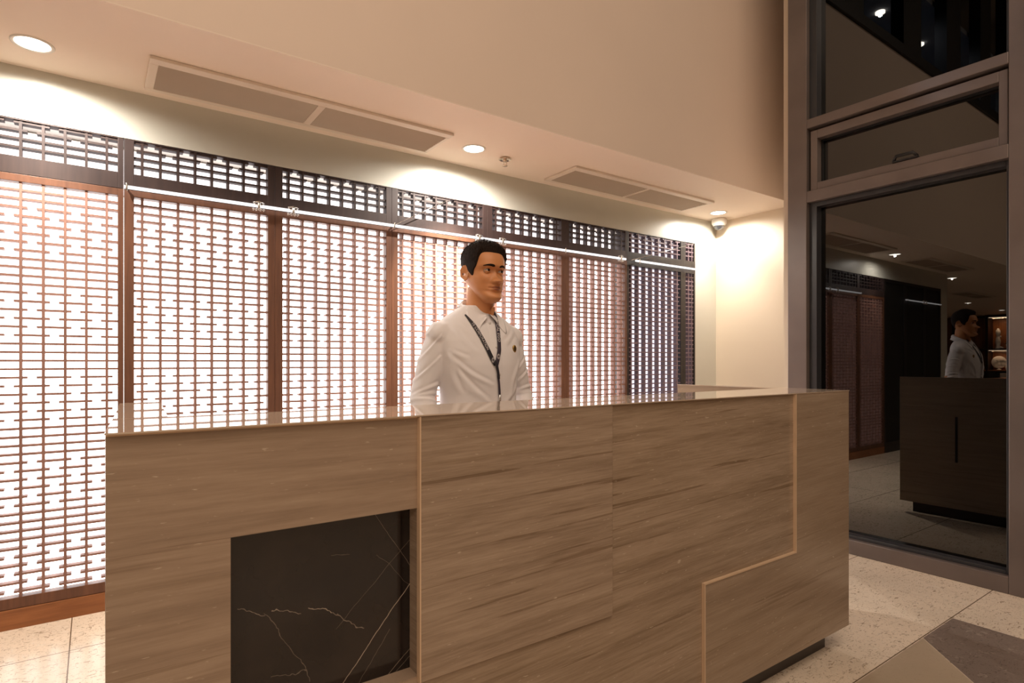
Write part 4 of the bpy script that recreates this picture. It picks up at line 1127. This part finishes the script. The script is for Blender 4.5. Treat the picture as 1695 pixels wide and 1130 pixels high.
# neck band behind the collar
nb_ = MB(); rows = []
for k in range(25):
    a = PI * .36 + (2 * PI - .72 * PI) * k / 24
    row = []
    for dz, dr in ((-.008, .0), (.008, -.004), (.008, -.0055), (-.008, -.0015)):
        p = collar_ring(a, .0705 + dr, 1.39)
        h_ = bvh.ray_cast(Vector((p.x, p.y, 1.6)), Vector((0, 0, -1))); zz = (h_[0].z if h_[0] is not None else 1.33)
        f = .5 + .5 * math.cos(a); row.append((p.x, p.y, 1.402 - .068 * f + dz * .8 - .012))
    rows.append(row)
nb_.rings(rows); local(nb_.build('neck_band', M['lan_dark'], lan))
def lettering(text, pts, s0, size, parent, lift, stretch=1.0):
    cu = bpy.data.curves.new('lettering', 'FONT'); cu.body = text; cu.size = size; cu.extrude = 0; cu.align_y = 'CENTER'; cu.offset = .00018
    o = bpy.data.objects.new('lettering', cu); C.objects.link(o); bpy.context.view_layer.update()
    me = bpy.data.meshes.new_from_object(o.evaluated_get(bpy.context.evaluated_depsgraph_get())); bpy.data.objects.remove(o)
    bm = bmesh.new(); bm.from_mesh(me)
    geo = bmesh.ops.extrude_face_region(bm, geom=bm.faces[:])
    for v in [g for g in geo['geom'] if isinstance(g, bmesh.types.BMVert)]: v.co.z = .0007
    bmesh.ops.recalc_face_normals(bm, faces=bm.faces)
    for v in bm.verts:
        x, z, tx, tz, _ = path_eval(pts, s0 + v.co.x * stretch)
        # letters stand with their tops towards the wearer's left
        px, pz = x - tz * v.co.y, z + tx * v.co.y
        ym = min(front(x + q * LW * -tz, z + q * LW * tx, 0).y for q in (-.5, 0, .5))
        y = .4 * front(px, pz, 0).y + .6 * ym
        v.co = Vector((px, y - lift - .0013 - v.co.z, pz))
    bm.to_mesh(me); bm.free(); me.materials.clear(); me.materials.append(M['lan_text'])
    r_ = bpy.data.objects.new('lettering', me); C.objects.link(r_); r_.parent = parent; return r_
lettering('TE CORPORATION', LP, .034, .0150, lan, .0035, .86)
lettering('ICAL EGO', RP, .052, .0160, lan, .0050, 1.10)
for pts, s_, lf in ((LP, .187, .0035), (RP, .188, .0050)):
    x, z, tx, tz, _ = path_eval(pts, s_); p = front(x, z, lf + .0024)
    e = MB()
    for k in range(10):
        a = 2 * PI * k / 10; u_, w_ = math.cos(a), math.sin(a)
        e.tube([(p.x + u_ * .0025, p.y, p.z + w_ * .004), (p.x + u_ * .0058, p.y, p.z + w_ * .0095)], [.0008, .0010], 6)
    e.tube([(p.x + .0058 * math.cos(2 * PI * k / 20), p.y, p.z + .0098 * math.sin(2 * PI * k / 20)) for k in range(21)], .0007, 6)
    local(e.build('crest', M['lan_text'], lan))
# trousers, belt, shoes
tr = MB(); tr.rings(trings([(.80, .168, -.104, .122), (.88, .165, -.104, .118), (.95, .162, -.103, .105), (.965, .160, -.102, .102)], .0, .85, 40))
for s_ in (-1, 1): tr.tube([(s_ * .078, .01, .86), (s_ * .084, .005, .66), (s_ * .087, .002, .46), (s_ * .09, .012, .28), (s_ * .09, .018, .075)], [.094, .086, .070, .064, .058], 24)
remesh(tr, 'trousers', M['trousers'], man, .006, 2)
for s_ in (-1, 1):
    sh = MB(); sh.tube([(s_ * .09, .065, .045), (s_ * .09, .02, .052), (s_ * .096, -.06, .045), (s_ * .104, -.13, .036), (s_ * .107, -.185, .028)], [.036, .043, .045, .042, .020], 20)
    so_ = remesh(sh, 'shoe', M['shoe'], man, .004, 2)
    for v in so_.data.vertices: v.co.z = max(v.co.z, .0)
    so_.data.update()
#PERSON-END

# ------------------------------------------------------------------ lobby lights
def area(name, loc, rot, sx, sy, e, col, parent=None):
    l = bpy.data.lights.new(name, 'AREA'); l.shape = 'RECTANGLE'; l.size = sx; l.size_y = sy; l.energy = e; l.color = col
    o = bpy.data.objects.new(name, l); C.objects.link(o); o.location = loc; o.rotation_euler = rot; return o
area('lobby_light', (0.2, -1.6, 6.3), (0, 0, 0), 5.0, 3.0, 190, (1.0, .80, .62))
area('lobby_left_light', (-3.5, -4.5, 5.2), (math.radians(52), 0, math.radians(-28)), 4.0, 1.2, 110, (1.0, .79, .60))  # area lamp out of view on the left, tilted towards the counter
for k, (x, y) in enumerate(((.12, 3.12), (-1.06, 3.14), (-3.2, 3.35))):
    r = empty('mezzanine_downlight', (x, y, 5.30), ['small bright mezzanine lamp reflected nearest the top edge of the window', 'small bright mezzanine lamp reflected in the upper glass above the vent window', 'mezzanine lamp reflected inside the narrow vent window'][k], 'ceiling light', 'mezzanine lamps')
    MB().lathe((x, y, 5.30), [(.001, 0), (.052, 0), (.052, -.02), (.001, -.02)], 24).build('lens', M['downlight'], r)
    l = bpy.data.lights.new('mezzanine_lamp', 'SPOT'); l.energy = 30; l.color = (.85, .9, 1); l.spot_size = math.radians(165); l.spot_blend = .5; l.shadow_soft_size = .02
    lo = bpy.data.objects.new('lamp', l); C.objects.link(lo); lo.parent = r; lo.location = (0, 0, -.04)

w_ = bpy.data.worlds.new('night'); bpy.context.scene.world = w_; w_.use_nodes = True
w_.node_tree.nodes['Background'].inputs[0].default_value = (.02, .03, .06, 1); w_.node_tree.nodes['Background'].inputs[1].default_value = .15

# ------------------------------------------------------------------ camera
cd = bpy.data.cameras.new('camera'); co = bpy.data.objects.new('camera', cd); C.objects.link(co)
co.location = CAM; co.rotation_euler = (PI / 2, 0, math.radians(54.52 - 90))
cd.sensor_fit = 'HORIZONTAL'; cd.sensor_width = 36; cd.lens = 971.7 / 1695 * 36; cd.shift_x = 0; cd.shift_y = (598.8 - 565) / 1695
cd.clip_start = .02
sc = bpy.context.scene; sc.camera = co
sc.view_settings.view_transform = 'Standard'; sc.view_settings.look = 'None'; sc.view_settings.gamma = 1
sc.view_settings.exposure = 0
try: sc.view_settings.use_curve_mapping = False
except Exception: pass
sc.cycles.use_denoising = True
sc.cycles.max_bounces = 8; sc.cycles.diffuse_bounces = 4; sc.cycles.glossy_bounces = 4; sc.cycles.transparent_max_bounces = 8
sc.cycles.sample_clamp_indirect = 6
